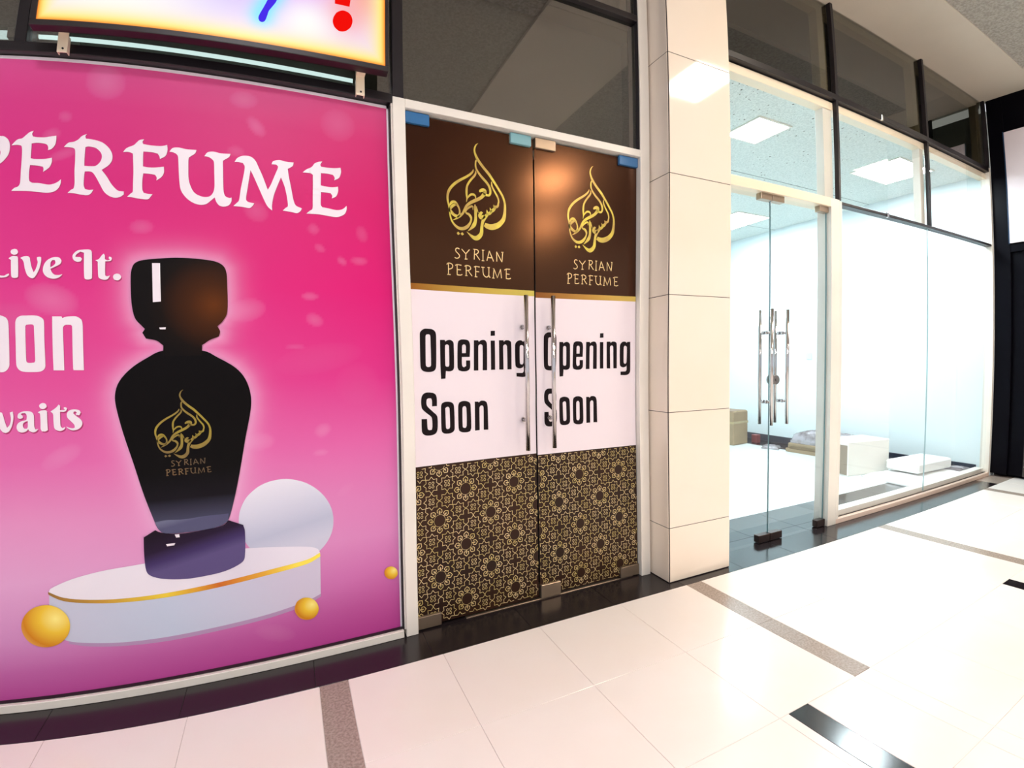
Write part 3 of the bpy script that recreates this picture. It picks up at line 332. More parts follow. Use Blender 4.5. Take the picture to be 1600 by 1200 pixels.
def thin(dx, dz):
    def f(x, z):
        if x is None: return 0.72
        return (x+dx, z+dz)
    return f
def scaled(x0, z0, u0, w0, sx, sz, k=0.6):
    def f(x, z):
        if x is None: return k
        return (u0+(x-x0)*sx, w0+(z-z0)*sz)
    return f

# ================================================================== SETTING
CZ = 3.614            # corridor ceiling
# ---- corridor floor
fl = box('floor', (-3.4, 9.0, -4.6, -0.1785, -0.05, -0.003), M['grout'], None, b=0, kind='structure',
         label='glossy off-white tiled corridor floor in front of the shops', cat='floor')
xs = []
for k in range(-2, 6):
    b0 = 0.08 + 1.75*k
    xs += [(b0+0.05, b0+0.4125), (b0+0.4125, b0+0.845), (b0+0.845, b0+1.2775), (b0+1.2775, b0+1.70)]
TM = {}
def floor_tile(x0, x1, y0, y1, m, name='floor_tile', parent=None, z1=0.0):
    key = (round(x1-x0, 4), round(y1-y0, 4), m.name)
    if key not in TM:
        bm = bmesh.new(); add_box(bm, 0.0007, x1-x0-0.0007, 0.0007, y1-y0-0.0007, -0.012, 0.0, b=0.0008); TM[key] = mesh(name, bm); TM[key].materials.append(m)
    o = bpy.data.objects.new(name, TM[key]); COL.objects.link(o); o.location = (x0, y0, z1); o.parent = parent
    return o
ys = [-0.1785-0.4178*i for i in range(11)]
for j in range(10):
    y1, y0 = ys[j], ys[j+1]
    for (x0, x1) in xs:
        if x1 < -3.4 or x0 > 9.0: continue
        k = round((x0-0.08)/1.75-0.39); 
        if 2 <= j <= 3:
            # the black inlay cuts the third tile of each bay
            c = 0.08 + 1.75*math.floor((x0-0.08)/1.75+1e-6)
            if abs(x0-(c+1.2775)) < 1e-3:
                floor_tile(x0, c+1.32, y0, y1, M['tile'], parent=fl); floor_tile(c+1.42, x1, y0, y1, M['tile'], parent=fl)
                floor_tile(c+1.32, c+1.42, y0, y1, M['black_tile'], 'black_inlay', fl); continue
        floor_tile(x0, x1, y0, y1, M['tile'], parent=fl)
    for k in range(-2, 6):
        c = 0.08 + 1.75*k
        if c < -3.4 or c > 9: continue
        if j < 2: floor_tile(c-0.05, c+0.05, y0, y1, M['granite'], 'granite_strip', fl)
        else: floor_tile(c-0.05, c+0.05, y0, y1, M['tile'], 'narrow_tile', fl)
box('floor_far', (-3.4, 9.0, -6.4, -4.357, -0.05, 0.0), M['tile'], None, b=0, kind='structure', label='pale polished floor on the far side of the corridor', cat='floor')
# ---- black border tiles under the shopfront
bo = box('floor_border', (-3.4, 5.62, -0.1785, 0.42, -0.05, -0.003), M['gasket'], None, b=0, kind='structure',
         label='band of polished black tiles running under the shopfronts', cat='floor')
k = -8
while -0.42 + 0.4375*k < 5.6:
    x0 = -0.42 + 0.4375*k; x1 = min(x0+0.4375, 5.62)
    if x1 > -3.4: 
        floor_tile(max(x0, -3.4), x1, -0.1785, 0.1205, M['black_tile_out'] if x0 < 1.7 else M['black_tile'], 'border_tile', bo); floor_tile(max(x0, -3.4), x1, 0.1205, 0.42, M['black_tile'], 'border_tile', bo)
    k += 1
gs = box('floor_threshold', (5.62, 9.0, -0.1785, 0.42, -0.05, 0.0), M['granite'], None, b=0, kind='structure',
         label='grey stone floor at the foot of the black end wall', cat='floor')

# ---- ceilings
box('ceiling', (-3.4, 9.0, -6.4, -0.47, CZ-0.004, CZ+0.1), M['ceil'], None, b=0, kind='structure', label='rough grey textured corridor ceiling', cat='ceiling')
boxes('trim_1', [(-3.4, 5.5, -0.47, 0.7, CZ-0.012, CZ+0.1), (5.5, 6.0, -0.9, 0.7, CZ-0.012, CZ+0.1)], M['soffit'], None, b=0, kind='structure',
      label='smooth cream ceiling band above the shopfronts', cat='ceiling')
box('trim_3', (1.62, 2.55, -6.4, -0.47, CZ-0.03, CZ+0.1), M['soffit'], None, b=0, kind='structure', label='smooth cream ceiling beam crossing the corridor at the pillar', cat='ceiling')
# ---- far side of the corridor (behind the photographer)
box('wall_opposite', (-3.4, 9.0, -6.5, -6.4, 0, 1.1), M['soffit'], None, b=0, kind='structure', label='low cream parapet across the corridor, behind the photographer', cat='wall')

# ---- end wall, black portal
ew = thing('wall_right', 'black clad wall at the far right end with a tall portal', 'wall', (5.95, -0.3, 0), kind='structure')
boxes('wall_cladding', [(5.95, 6.05, -0.135, 0.0, 0.03, CZ), (5.95, 6.05, -0.9, -0.135, 3.25, CZ), (5.955, 6.05, -0.9, -0.135, 2.115, 2.19)], M['clad'], ew, b=0.002)
box('portal_recess', (5.99, 6.05, -0.9, -0.135, 0.03, 2.115), M['clad'], ew, b=0.002)
box('door_jamb', (5.962, 5.99, -0.30, -0.262, 0.03, 2.05), mat('dark_grey_jamb', (58, 54, 50), 0.4), ew, b=0.003)
box('door_panel', (5.975, 5.99, -0.9, -0.30, 0.03, 2.05), M['clad'], ew, b=0.003)
sp = thing('sign_panel', 'blank pale pink-white sign panel high on the black end wall', 'sign', (5.95, -0.5, 2.19))
box('panel_face', (5.93, 5.95, -0.9, -0.137, 2.195, 3.245), mat('pale_sign_face', (236, 224, 230), 0.35), sp, b=0.003)
box('panel_rim', (5.926, 5.95, -0.137, -0.129, 2.19, 3.25), mat('blue_sign_rim', (26, 60, 92), 0.3), sp, b=0.002)

box('wall_right_return', (6.055, 9.0, -0.9, -0.001, 0.0, CZ), M['clad'], None, b=0, kind='structure', label='black clad block behind the end wall portal', cat='wall')
# ---- shop on the right: room shell
box('floor_shop', (2.0, 5.95, 0.42, 4.6, -0.05, -0.0025), mat('pale_grout', (205, 216, 216), 0.7), None, b=0, kind='structure', label='glossy white tiled floor inside the empty right-hand shop', cat='floor')
fs = bpy.data.objects['floor_shop']
for i in range(5):
    for j in range(6):
        x0 = 2.0+0.71*i; y0 = 0.42+0.71*j
        floor_tile(x0, min(x0+0.71, 5.55), y0, min(y0+0.71, 4.6), M['shopfloor'], 'floor_tile', fs)
for j in range(10):
    floor_tile(5.55, 5.94, 0.42+0.42*j, min(0.84+0.42*j, 4.6), M['black_tile'], 'border_tile', fs)
wr = box('wall_shop_side', (5.95, 6.05, 0.0, 4.7, 0, 3.5), M['shopwall'], None, b=0, kind='structure', label='blank white side wall inside the right-hand shop', cat='wall')
box('wall_shop_back', (1.9, 5.95, 4.6, 4.7, 0, 2.9), M['shopwall'], None, b=0, kind='structure', label='white back wall inside the right-hand shop', cat='wall')
box('wall_shop_divider', (1.85, 1.95, 0.35, 4.7, 0, 3.5), M['shopwall'], None, b=0, kind='structure', label='white wall between the two shops behind the pillar', cat='wall')
box('baseboard_shop', (5.938, 5.95, 0.12, 4.6, 0, 0.088), M['skirting'], None, b=0.001, kind='structure', label='dark blue-grey skirting along the side wall of the right-hand shop', cat='skirting')
cs = box('ceiling_shop', (2.0, 5.95, 0.10, 4.6, 2.89, 3.0), M['acoustic'], None, b=0, kind='structure', label='speckled pale ceiling inside the right-hand shop', cat='ceiling')
rnd = random.Random(3)
bm = bmesh.new()
for _ in range(900):
    x = 2.2+rnd.random()**1.6*3.2; y = 0.13+rnd.random()**1.7*1.6; r = 0.0022+rnd.random()**3*0.007
    vs = [bm.verts.new((x+r*math.cos(a)*rnd.uniform(.6, 1.2), y+r*math.sin(a), 2.8895)) for a in (0, 1.3, 2.5, 3.8, 5.0)]
    bm.faces.new(vs[::-1])
link('ceiling_flecks', mesh('ceiling_flecks', bm, False), M['fleck'], cs, kind='stuff')
boxes('ceiling_seam', [(2.0, 5.95, 1.18, 1.186, 2.8885, 2.892), (2.0, 5.95, 2.38, 2.386, 2.8885, 2.892)], mat('seam', (120, 128, 126), 0.8), cs, b=0)
box('trim_2', (2.147, 5.93, 0.035, 0.10, 2.84, 2.893), M['cream'], None, b=0.002, kind='structure', label='cream beam inside the glass at the shop ceiling edge', cat='trim')

# ---- dark perfume shop behind the poster
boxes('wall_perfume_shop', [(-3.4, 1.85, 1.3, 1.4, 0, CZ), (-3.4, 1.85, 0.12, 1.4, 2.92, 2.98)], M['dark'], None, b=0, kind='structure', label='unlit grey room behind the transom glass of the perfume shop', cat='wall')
box('floor_perfume_shop', (-3.4, 1.85, 0.42, 1.3, -0.05, 0.0), M['dark'], None, b=0, kind='structure', label='floor coloured as unlit inside the closed perfume shop', cat='floor')

# ================================================================== LIGHTS IN THE CEILINGS
def ceil_light(x, y, z, w, d, rgb, s, label, group):
    t = thing('ceiling_light', label, 'light', (x, y, z), group=group)
    fw = 0.018
    boxes('light_frame', [(x-w/2-fw, x+w/2+fw, y-d/2-fw, y-d/2, z-0.008, z), (x-w/2-fw, x+w/2+fw, y+d/2, y+d/2+fw, z-0.008, z),
                          (x-w/2-fw, x-w/2, y-d/2, y+d/2, z-0.008, z), (x+w/2, x+w/2+fw, y-d/2, y+d/2, z-0.008, z)], M['white_metal'], t, b=0.001)
    box('light_diffuser', (x-w/2, x+w/2, y-d/2, y+d/2, z-0.006, z-0.001), emit('panel_light', rgb, s), t, b=0)
for (x, y, c_, p_, t) in ((-0.3, -2.9, COOL, P_NEAR, 'square ceiling light facing the poster, nearer the shopfront'),
                        (3.3, -1.45, WARM, P_WARM, 'square ceiling light facing the pillar, mirrored in its tiles'),
                        (6.9, -1.45, WARM, P_WARM, 'square ceiling light beyond the black end wall'),
                        (-0.3, -4.2, COOL, P_COOL, 'square ceiling light facing the poster, farther towards the parapet'),
                        (3.22, -3.6, WARM, P_WARM, 'square ceiling light in the middle row, mirrored in the bronze film'),
                        (4.12, -5.4, WARM, P_WARM, 'square ceiling light near the parapet, mirrored lower in the bronze film')):
    ceil_light(x, y, CZ-0.004, 0.46, 0.46, c_, p_, t, 'corridor ceiling lights')
for (x, y, w, d, t) in ((3.235, 0.55, 0.33, 0.30, 'small square ceiling light above the glass door of the right-hand shop'),
                     (5.08, 0.50, 0.60, 0.42, 'bright ceiling light above the foam slab near the black end wall'),
                     (3.235, 2.3, 0.55, 0.55, 'ceiling light deep in the right-hand shop behind the glass door'),
                     (5.08, 2.3, 0.55, 0.55, 'ceiling light deep in the right-hand shop by its side wall')):
    ceil_light(x, y, 2.889, w, d, AQUA, P_SHOP if y < 1 else P_SHOP*0.8, t, 'ceiling lights of the right-hand shop')
# glowing tubes added to draw the pale light streaks in the transom glass
def tube(x0, x1, y, z, r, label, s):
    t = thing('streak_tube', label, 'light', (x0, y, z), group='added streak tubes behind the poster window transom')
    bm = bmesh.new(); cyl(bm, (x0+0.01, y, z), (x1-0.01, y, z), r, n=12); link('tube', mesh('tube', bm), emit('tube_glow', (0.72, 0.95, 1.0), s), t)
    for xa in (x0-0.01, x1-0.012): box('tube_cap', (xa, xa+0.022, y-r*1.2, y+r*1.2, z-r*1.2, z+r*1.2), M['white_metal'], t)
tube(-0.875, 0.262, 0.15, 2.346, 0.008, 'long slim glowing tube added for the light streak under the light box', 2.6)
tube(-1.40, -0.955, 0.15, 2.347, 0.016, 'thicker glowing tube added for the light patch left of the dark mullion', 1.8)

# ================================================================== PILLAR
pl = box('pillar', (1.7163, 2.1438, -0.1245, 0.34, 0.0, CZ), M['pgrout'], None, b=0, kind='structure',
         label='square pillar clad in glossy cream tiles between the two shopfronts', cat='pillar')
zj = [0.0] + [0.2855+0.6*i for i in range(6)] + [CZ]
def ptile(dims): box('pillar_tile', dims, M['pillar'], pl, b=0.0012)
for i in range(len(zj)-1):
    z0, z1 = zj[i]+(0.0015 if i else 0.004), zj[i+1]-0.0015
    if z1-z0 < 0.02: continue
    ptile((1.7190, 2.1468, -0.1275, -0.1245, z0, z1)); ptile((1.7133, 1.7163, -0.1225, 0.10, z0, z1)); ptile((2.1438, 2.1468, -0.1235, 0.10, z0, z1))

# ================================================================== POSTER WINDOW (window_1)
w1 = thing('window_1', 'low shop window behind the pink poster, in a thin white frame', 'window', (-1.0, 0, 0), kind='structure')
boxes('window_frame', [(-3.4, 0.376, 0.0, 0.07, 0.0, 0.031), (0.3795, 0.386, 0.006, 0.07, 0.031, 2.235)], M['white_metal'], w1, b=0.002)
box('gasket', (0.3745, 0.3795, 0.012, 0.04, 0.03, 2.2), M['gasket'], w1, b=0.0008)
box('bottom_gasket', (-3.4, 0.376, 0.014, 0.04, 0.031, 0.0345), M['gasket'], w1, b=0.0008)
box('window_pane', (-3.4, 0.374, 0.034, 0.044, 0.034, 2.206), M['glass'], w1, b=0)
# transom over the poster (window_2)
w2 = thing('window_2', 'tinted transom glass above the pink poster with dark bars', 'window', (-1.0, 0, 2.2), kind='structure')
box('transom_bar', (-3.4, 0.386, 0.0, 0.09, 2.208, 2.243), M['black_metal'], w2)
boxes('mullion', [(-0.885, -0.845, 0.008, 0.09, 2.243, CZ)], M['black_metal'], w2)
box('top_bar', (-3.4, 0.386, 0.0, 0.09, 2.895, 2.93), M['black_metal'], w2)
for a, b in ((-3.4, -0.885), (-0.845, 0.386)):
    box('window_pane', (a, b, 0.03, 0.038, 2.243, 2.895), M['mglass'], w2, b=0); box('window_pane', (a, b, 0.03, 0.038, 2.93, CZ-0.012), M['mglass'], w2, b=0)

box('back_board', (-3.4, 1.70, 0.22, 0.24, 2.2, CZ), mat('grey_board', (168, 162, 152), 0.9, noise=0.08, nscale=2), w2, b=0)
# ---- the poster
po = thing('poster', 'tall glossy pink poster printed with a black perfume bottle', 'poster', (-0.8, 0.03, 0.033))
PX0, PX1, PZ0, PZ1 = -2.2, 0.3735, 0.0345, 2.2055
PY = 0.0325
def lerp_stops(st, t):
    ps = np.array([s[0] for s in st]); cs = np.array([lin(s[1]) for s in st])
    return np.stack([np.interp(t, ps, cs[:, i]) for i in range(3)], -1)
nx, nz = 300, 280
gx = PX0 + (PX1-PX0)*(np.linspace(0, 1, nx)**0.75); gz = np.linspace(PZ0, PZ1, nz)
X, Z = np.meshgrid(gx, gz, indexing='ij')
cl = lerp_stops([(0.03, (198, 84, 158)), (0.13, (202, 110, 172)), (0.25, (218, 152, 198)), (0.45, (234, 176, 212)), (0.65, (236, 158, 200)), (0.85, (234, 118, 178)), (1.1, (232, 92, 160)), (1.45, (228, 64, 142)), (1.8, (222, 54, 134)), (2.05, (220, 66, 138)), (2.2, (228, 88, 150))], Z)
cr = lerp_stops([(0.03, (194, 72, 150)), (0.16, (200, 92, 160)), (0.30, (216, 122, 182)), (0.45, (228, 146, 196)), (0.62, (230, 138, 190)), (0.85, (232, 108, 172)), (1.1, (226, 56, 140)), (1.45, (228, 28, 120)), (1.8, (222, 34, 112)), (2.05, (220, 56, 120)), (2.2, (220, 84, 134))], Z)
t = np.clip((X+0.9)/1.2, 0, 1)[..., None]
colr = cl*(1-t)+cr*t
def soft(cx, cz, rx, rz, ang, a, rgb=(240, 170, 205), p=2.0):
    global colr
    ca, sa = math.cos(ang), math.sin(ang); u = (X-cx)*ca+(Z-cz)*sa; v = -(X-cx)*sa+(Z-cz)*ca
    d = np.sqrt((u/rx)**2+(v/rz)**2); w = (a*np.clip(1.15-d, 0, 1)**(1/p)*(d < 1.15))[..., None]
    colr = colr*(1-w)+np.array(lin(rgb))*w
for q in PETALS: soft(*q)
# halo round the bottle
def seg_dist(loop):
    d = np.full(X.shape, 9.0); n = len(loop)
    for i in range(n):
        ax, az = loop[i][0]/1000, loop[i][1]/1000; bx, bz = loop[(i+1) % n][0]/1000, loop[(i+1) % n][1]/1000
        L = (bx-ax)**2+(bz-az)**2
        if L < 1e-10: continue
        s = np.clip(((X-ax)*(bx-ax)+(Z-az)*(bz-az))/L, 0, 1)
        d = np.minimum(d, np.hypot(X-ax-s*(bx-ax), Z-az-s*(bz-az)))
    return d
dh = np.minimum(seg_dist(DATA['CAP'][0][0]), seg_dist(DATA['BODY'][0][0]))
w = (0.70*np.exp(-(dh/0.034)**1.2))[..., None]; colr = colr*(1-w)+np.array(lin((246, 190, 220)))*w
colr = colr*np.array([0.88, 0.84, 0.93])
vs = np.stack([X, np.full_like(X, PY), Z], -1).reshape(-1, 3)
idx = np.arange(nx*nz).reshape(nx, nz)
fc = np.stack([idx[:-1, :-1], idx[1:, :-1], idx[1:, 1:], idx[:-1, 1:]], -1).reshape(-1, 4)
me = bpy.data.meshes.new('printed_sheet'); me.from_pydata(vs.tolist(), [], fc.tolist())
ca_ = me.color_attributes.new('ink', 'FLOAT_COLOR', 'POINT')
ca_.data.foreach_set('color', np.concatenate([colr.reshape(-1, 3), np.ones((nx*nz, 1))], 1).astype(np.float32).ravel())
link('printed_sheet', me, vcol_mat('poster_ink', 0.42, 0.15), po)
box('sheet_backing', (PX0, PX1, PY+0.0003, PY+0.001, PZ0, PZ1), M['whiteink'], po, b=0)
boxes('white_border', [(PX0, PX1, PY-0.0012, PY, PZ1-0.011, PZ1), (PX1-0.007, PX1, PY-0.0012, PY, PZ0, PZ1)], M['whiteink'], po, b=0)
L1, L2, L3, L4, L5, L6 = [PY-0.0008*i for i in range(1, 7)]
fill_obj('sphere_print', DATA['SPHERE'], L1, grad_mat('sphere_ink', [(0, (232, 230, 240)), (0.35, (214, 214, 230)), (0.75, (186, 190, 212)), (1, (204, 204, 222))], (-0.16, 0.72), (-0.10, 0.44)), po)
fill_obj('podium_shadow_print', DATA['PODSH'], L1, mat('podium_shadow_ink', (176, 142, 182), 0.4), po)
fill_obj('podium_side_print', DATA['PODSIDE'], L2, grad_mat('podium_side_ink', [(0, (196, 198, 216)), (0.45, (192, 202, 222)), (1, (206, 198, 218))], (-0.82, 0.3), (-0.05, 0.42)), po)
fill_obj('podium_top_print', DATA['PODTOP'], L3, grad_mat('podium_top_ink', [(0, (232, 226, 234)), (0.55, (232, 226, 236)), (0.75, (220, 214, 228)), (1, (232, 226, 238))], (-0.85, 0.45), (-0.05, 0.55)), po)
fill_obj('podium_rim_print', DATA['RIM'], L4, grad_mat('rim_ink', [(0, (150, 110, 60)), (0.2, (196, 150, 60)), (0.45, (236, 206, 66)), (0.66, (206, 110, 44)), (0.85, (226, 170, 60)), (1, (252, 232, 90))], (-0.84, 0.42), (-0.06, 0.58)), po)
cx, cz = -0.37, 0.47
bmq = bmesh.new(); add_fill(bmq, [[(cx*1000+sx, cz*1000+sz) for sx, sz in [(150*math.cos(a), 34*math.sin(a)+10*math.cos(a)) for a in np.arange(24)*2*math.pi/24]]], L4)
link('foot_shadow_print', mesh('foot_shadow_print', bmq, False), grad_mat('foot_shadow_ink', [(0, (120, 112, 140)), (0.55, (182, 176, 200)), (1, (222, 214, 232))], (-0.36, 0.50), (-0.22, 0.50), radial=True), po)
fill_obj('bottle_foot_print', DATA['FOOT'], L5, grad_mat('foot_ink', [(0, (30, 18, 32)), (0.45, (40, 26, 50)), (0.75, (66, 52, 98)), (1, (92, 80, 126))], (-0.36, 0.60), (-0.33, 0.47)), po)
fill_obj('bottle_body_print', DATA['BODY'], L5, grad_mat('body_ink', [(0, (8, 4, 6)), (0.72, (6, 4, 6)), (0.88, (20, 16, 24)), (1, (66, 66, 88))], (-0.36, 1.22), (-0.36, 0.62), rough=0.3), po)
fill_obj('bottle_band_print', DATA['BASEBAND'], L6, grad_mat('band_ink', [(0, (52, 50, 70)), (0.5, (110, 112, 138)), (1, (86, 86, 116))], (-0.36, 0.66), (-0.35, 0.61)), po)
fill_obj('bottle_cap_print', DATA['CAP'], L6, grad_mat('cap_ink', [(0, (96, 48, 12)), (0.35, (66, 32, 10)), (0.8, (22, 12, 8)), (1, (14, 8, 8))], (-0.262, 1.38), (-0.47, 1.38), radial=True, rough=0.3), po)
for g_ in DATA['GLINT']: fill_obj('glint_print', [g_], L6-0.0008, M['whiteink'], po, smooth=False)
for nm, a, b in (('PEARLA', (-0.86, 0.40), (-0.80, 0.27)), ('PEARLB', (-0.085, 0.40), (-0.05, 0.33)), ('PEARLC', (0.14, 0.475), (0.165, 0.44))):
    q = DATA[nm][0][0]; qx = sum(p[0] for p in q)/len(q)/1000; qz = sum(p[1] for p in q)/len(q)/1000
    r = max(abs(p[0]/1000-qx) for p in q)
    fill_obj('pearl_print', DATA[nm], L5, grad_mat('pearl_ink', [(0, (252, 236, 140)), (0.35, (236, 196, 60)), (0.7, (206, 130, 30)), (1, (240, 190, 110))], (qx+r*0.45, qz+r*0.3), (qx-r*1.0, qz-r*0.9), radial=True), po)
blogo = scaled(762, 2123, -368, 1078, 0.62, 0.58, 0.6)
stroke_obj('bottle_emblem_print', DATA['LOGO'], L6-0.0008, mat('emblem_ink', (158, 138, 42), 0.35, rgb2=(120, 96, 50), nscale=9), po, tr=blogo)
stroke_obj('bottle_name_print', DATA['NAME'], L6-0.0008, mat('name_ink', (124, 96, 60), 0.4, rgb2=(84, 66, 46), nscale=9), po, tr=scaled(602, 1560, -434, 784, 0.455, 0.44, 0.5))
def word(name, key, dx=3, dz=-4, shadow=True):
    if shadow: fill_obj(name+'_edge', DATA[key], PY-0.0006, M['shadowink'], po, tr=shift(dx, dz))
    fill_obj(name, DATA[key], PY-0.0012, M['whiteink'], po)
word('headline_lettering', 'PERFUME', 1.5, -1.5)
word('slogan_lettering', 'LIVEIT', 2.0, -4.0)
word('opening_lettering', 'OON', 0.8, -0.8)
word('lower_lettering', 'AITS', 2.5, -4.5)

# ================================================================== PERFUME DOOR (door_1)
d1 = thing('door_1', 'double glass door with gold emblem film, Opening Soon lettering and white frame', 'door', (1.04, 0.03, 0), kind='structure')
box('frame_post', (0.386, 0.4365, 0.0, 0.09, 0.0, 2.2345), M['white_metal'], d1)
box('frame_post', (1.6425, 1.702, 0.0, 0.09, 0.0, CZ-0.012), M['white_metal'], d1)
box('frame_header', (0.4365, 1.6425, 0.0, 0.09, 2.199, 2.2345), M['white_metal'], d1)
box('floor_track', (0.66, 1.60, 0.022, 0.045, 0.0, 0.004), M['steel'], d1, b=0.001)
FY = 0.0292
A_, B_ = 0.1215, 0.1245
def ring_path(c, pts, w, closed=True):
    return c, pts, w, closed
def add_line(bm, P, w, y, closed, clip):
    n = len(P)
    for i in range(n if closed else n-1):
        a = P[i]; b = P[(i+1) % n]
        if not all(clip[0] <= p[0] <= clip[1] and clip[2] <= p[1] <= clip[3] for p in (a, b)): continue
        dx, dz = b[0]-a[0], b[1]-a[1]; L = math.hypot(dx, dz)
        if L < 1e-6: continue
        ex, ez = dx/L*w*0.35, dz/L*w*0.35; px, pz = -dz/L*w/2, dx/L*w/2
        vs = [bm.verts.new(v) for v in ((a[0]-ex+px, y, a[1]-ez+pz), (a[0]-ex-px, y, a[1]-ez-pz), (b[0]+ex-px, y, b[1]+ez-pz), (b[0]+ex+px, y, b[1]+ez+pz))]
        bm.faces.new(vs)
def star(bm, cx, cz, y, clip):
    R1, R2 = 0.0365, 0.0270
    P = [(cx+(R1 if i % 2 == 0 else R2)*math.cos(i*math.pi/8+math.pi/2), cz+(R1 if i % 2 == 0 else R2)*math.sin(i*math.pi/8+math.pi/2)) for i in range(16)]
    P8 = []
    for i in range(8):
        a = i*math.pi/4+math.pi/2; P8.append((cx+0.0350*math.cos(a), cz+0.0360*math.sin(a))); a += math.pi/8; P8.append((cx+0.0250*math.cos(a), cz+0.0255*math.sin(a)))
    add_line(bm, P8, 0.0022, y, True, clip)
    for sx in (-1, 1):
        for sz in (-1, 1):
            ox, oz = cx+sx*0.0070, cz+sz*0.0080
            P = [(ox+sx*0.0052*math.cos(a), oz+sz*0.0060*math.sin(a)) for a in (-2.4, -1.3, -0.2, 0.9, 2.0, 3.1)]
            add_line(bm, P, 0.0021, y, False, clip)
def rosette(bm, cx, cz, y, clip):
    add_line(bm, [(cx+0.0262*math.cos(a), cz+0.0272*math.sin(a)) for a in [k*math.pi/8 for k in range(16)]], 0.0013, y, True, clip)
    for k in range(8):
        a = k*math.pi/4; ca, sa = math.cos(a), math.sin(a)
        def tp(u, v): return (cx+u*ca-v*sa, cz+(u*sa+v*ca)*1.02)
        add_line(bm, [tp(0.0325, -0.005), tp(0.0365, -0.0105), tp(0.0455, -0.0105), tp(0.0540, 0.0), tp(0.0455, 0.0105), tp(0.0365, 0.0105), tp(0.0335, 0.006)], 0.0030, y, False, clip)
        add_line(bm, [tp(0.029, 0.0), tp(0.0375, 0.0)], 0.0040, y, False, clip)
        add_line(bm, [tp(0.0385, -0.003), tp(0.0435, 0.0), tp(0.0385, 0.003)], 0.0016, y, False, clip)
def leaf(x0, x1, zb, dx, dz, side):
    lf = box('door_leaf', (x0, x1, 0.0305, 0.0405, 0.010, 2.192), M['glass'], d1, b=0.001, label='%s glass leaf of the perfume shop door' % side)
    box('bronze_film', (x0+0.001, x1-0.001, FY+0.0003, FY+0.001, 1.497+dz, 2.190), M['brown'], lf, b=0)
    gb = box('gold_bar', (x0+0.001, x1-0.001, FY-0.0006, FY+0.0008, 1.474+dz, 1.500+dz), M['goldbar'], lf, b=0)
    if dx: gb.data.materials[0] = grad_mat('gold_bar_print_b', [(0, (140, 84, 40)), (0.5, (186, 140, 66)), (1, (206, 180, 92))], (1.042, 1.49), (1.64, 1.49))
    box('white_film', (x0+0.001, x1-0.001, FY, FY+0.001, 0.708+dz*1.5, 1.475+dz), M['whitefilm'], lf, b=0)
    box('pattern_film', (x0+0.001, x1-0.001, FY-0.0002, FY+0.001, 0.012, 0.709+dz*1.5), M['patbase'], lf, b=0)
    bm = bmesh.new(); clip = (x0+0.002, x1-0.002, 0.013, 0.706+dz*1.5)
    for i in range(-3, 6):
        for j in range(-5, 6):
            c = (0.5455+dx+A_*i, 0.4615+dz+B_*j)
            if not (x0-0.1 < c[0] < x1+0.1 and -0.1 < c[1] < 0.8): continue
            if (i+j) % 2 == 0: rosette(bm, c[0], c[1], FY-0.0009, clip)
            else:
                for sx in (-1, 1):
                    for sz in (-1, 1): star(bm, c[0]+sx*0.0355, c[1]+sz*0.0368, FY-0.0009, clip)
    face_out(bm)
    link('gold_pattern', mesh('gold_pattern', bm, False), M['patgold'], lf, kind='stuff')
    sh = shift(dx*1000-3 if dx else 0, dz*1000*0.5)
    stroke_obj('emblem', DATA['LOGO'], FY-0.0009, M['gold'], lf, tr=sh)
    stroke_obj('name_lettering', DATA['NAME'], FY-0.0009, M['palegold'], lf, tr=thin(dx*1000+3 if dx else 0, dz*1000*0.5))
    fill_obj('opening_lettering', DATA['OPENING'], FY-0.0009, M['ink'], lf, tr=shift(dx*1000, dz*1000), label='black lettering reading Opening')
    fill_obj('soon_lettering', DATA['SOON'], FY-0.0009, M['ink'], lf, tr=shift(dx*1000, dz*1000), label='black lettering reading Soon')
    return lf
lf1 = leaf(0.4385, 1.0345, 0, 0.0, 0.0, 'left'); lf2 = leaf(1.0405, 1.6400, 0, 0.611, -0.006, 'right')
def pull(x, z0, z1, lf, stand, yf, yb=None, name='pull_handle'):
    bm = bmesh.new(); r = 0.0105
    cyl(bm, (x, yf, z0), (x, yf, z1), r, n=16)
    for z in stand:
        cyl(bm, (x, yf, z), (x, 0.029, z), 0.006, n=10); cyl(bm, (x, 0.018, z), (x, 0.0288, z), 0.0115, n=14); cyl(bm, (x, 0.006, z), (x, 0.013, z), 0.009, n=12)
    if yb is not None:
        cyl(bm, (x, yb, z0), (x, yb, z1), r, n=16)
        for z in stand: cyl(bm, (x, yb, z), (x, 0.041, z), 0.006, n=10); cyl(bm, (x, 0.041, z), (x, 0.051, z), 0.0115, n=14)
    link(name, mesh(name, bm), M['chrome'], lf)
pull(0.964, 0.738, 1.469, lf1, (0.881, 1.325), -0.022); pull(1.1085, 0.738, 1.472, lf2, (0.881, 1.325), -0.022)
def clamp(x0, x1, z0, z1, m, parent, label=None, y0=0.016, y1=0.054, screw=True):
    o = box('patch_clamp', (x0, x1, y0, y1, z0, z1), m, parent, b=0.002, label=label)
clamp(0.440, 0.541, 2.150, 2.196, M['bluefilm'], lf1, 'blue film covered patch clamp')
clamp(0.915, 1.020, 2.150, 2.196, M['tealfilm'], lf1, 'pale teal film covered patch clamp')
clamp(1.041, 1.151, 2.150, 2.196, M['steel'], lf2, 'bare steel patch clamp')
clamp(1.522, 1.639, 2.150, 2.196, M['bluefilm'], lf2, 'blue film covered patch clamp')
clamp(0.440, 0.543, 0.006, 0.060, M['steel'], lf1); clamp(1.042, 1.152, 0.006, 0.070, M['steel'], lf2); clamp(1.518, 1.638, 0.006, 0.062, M['steel'], lf2)
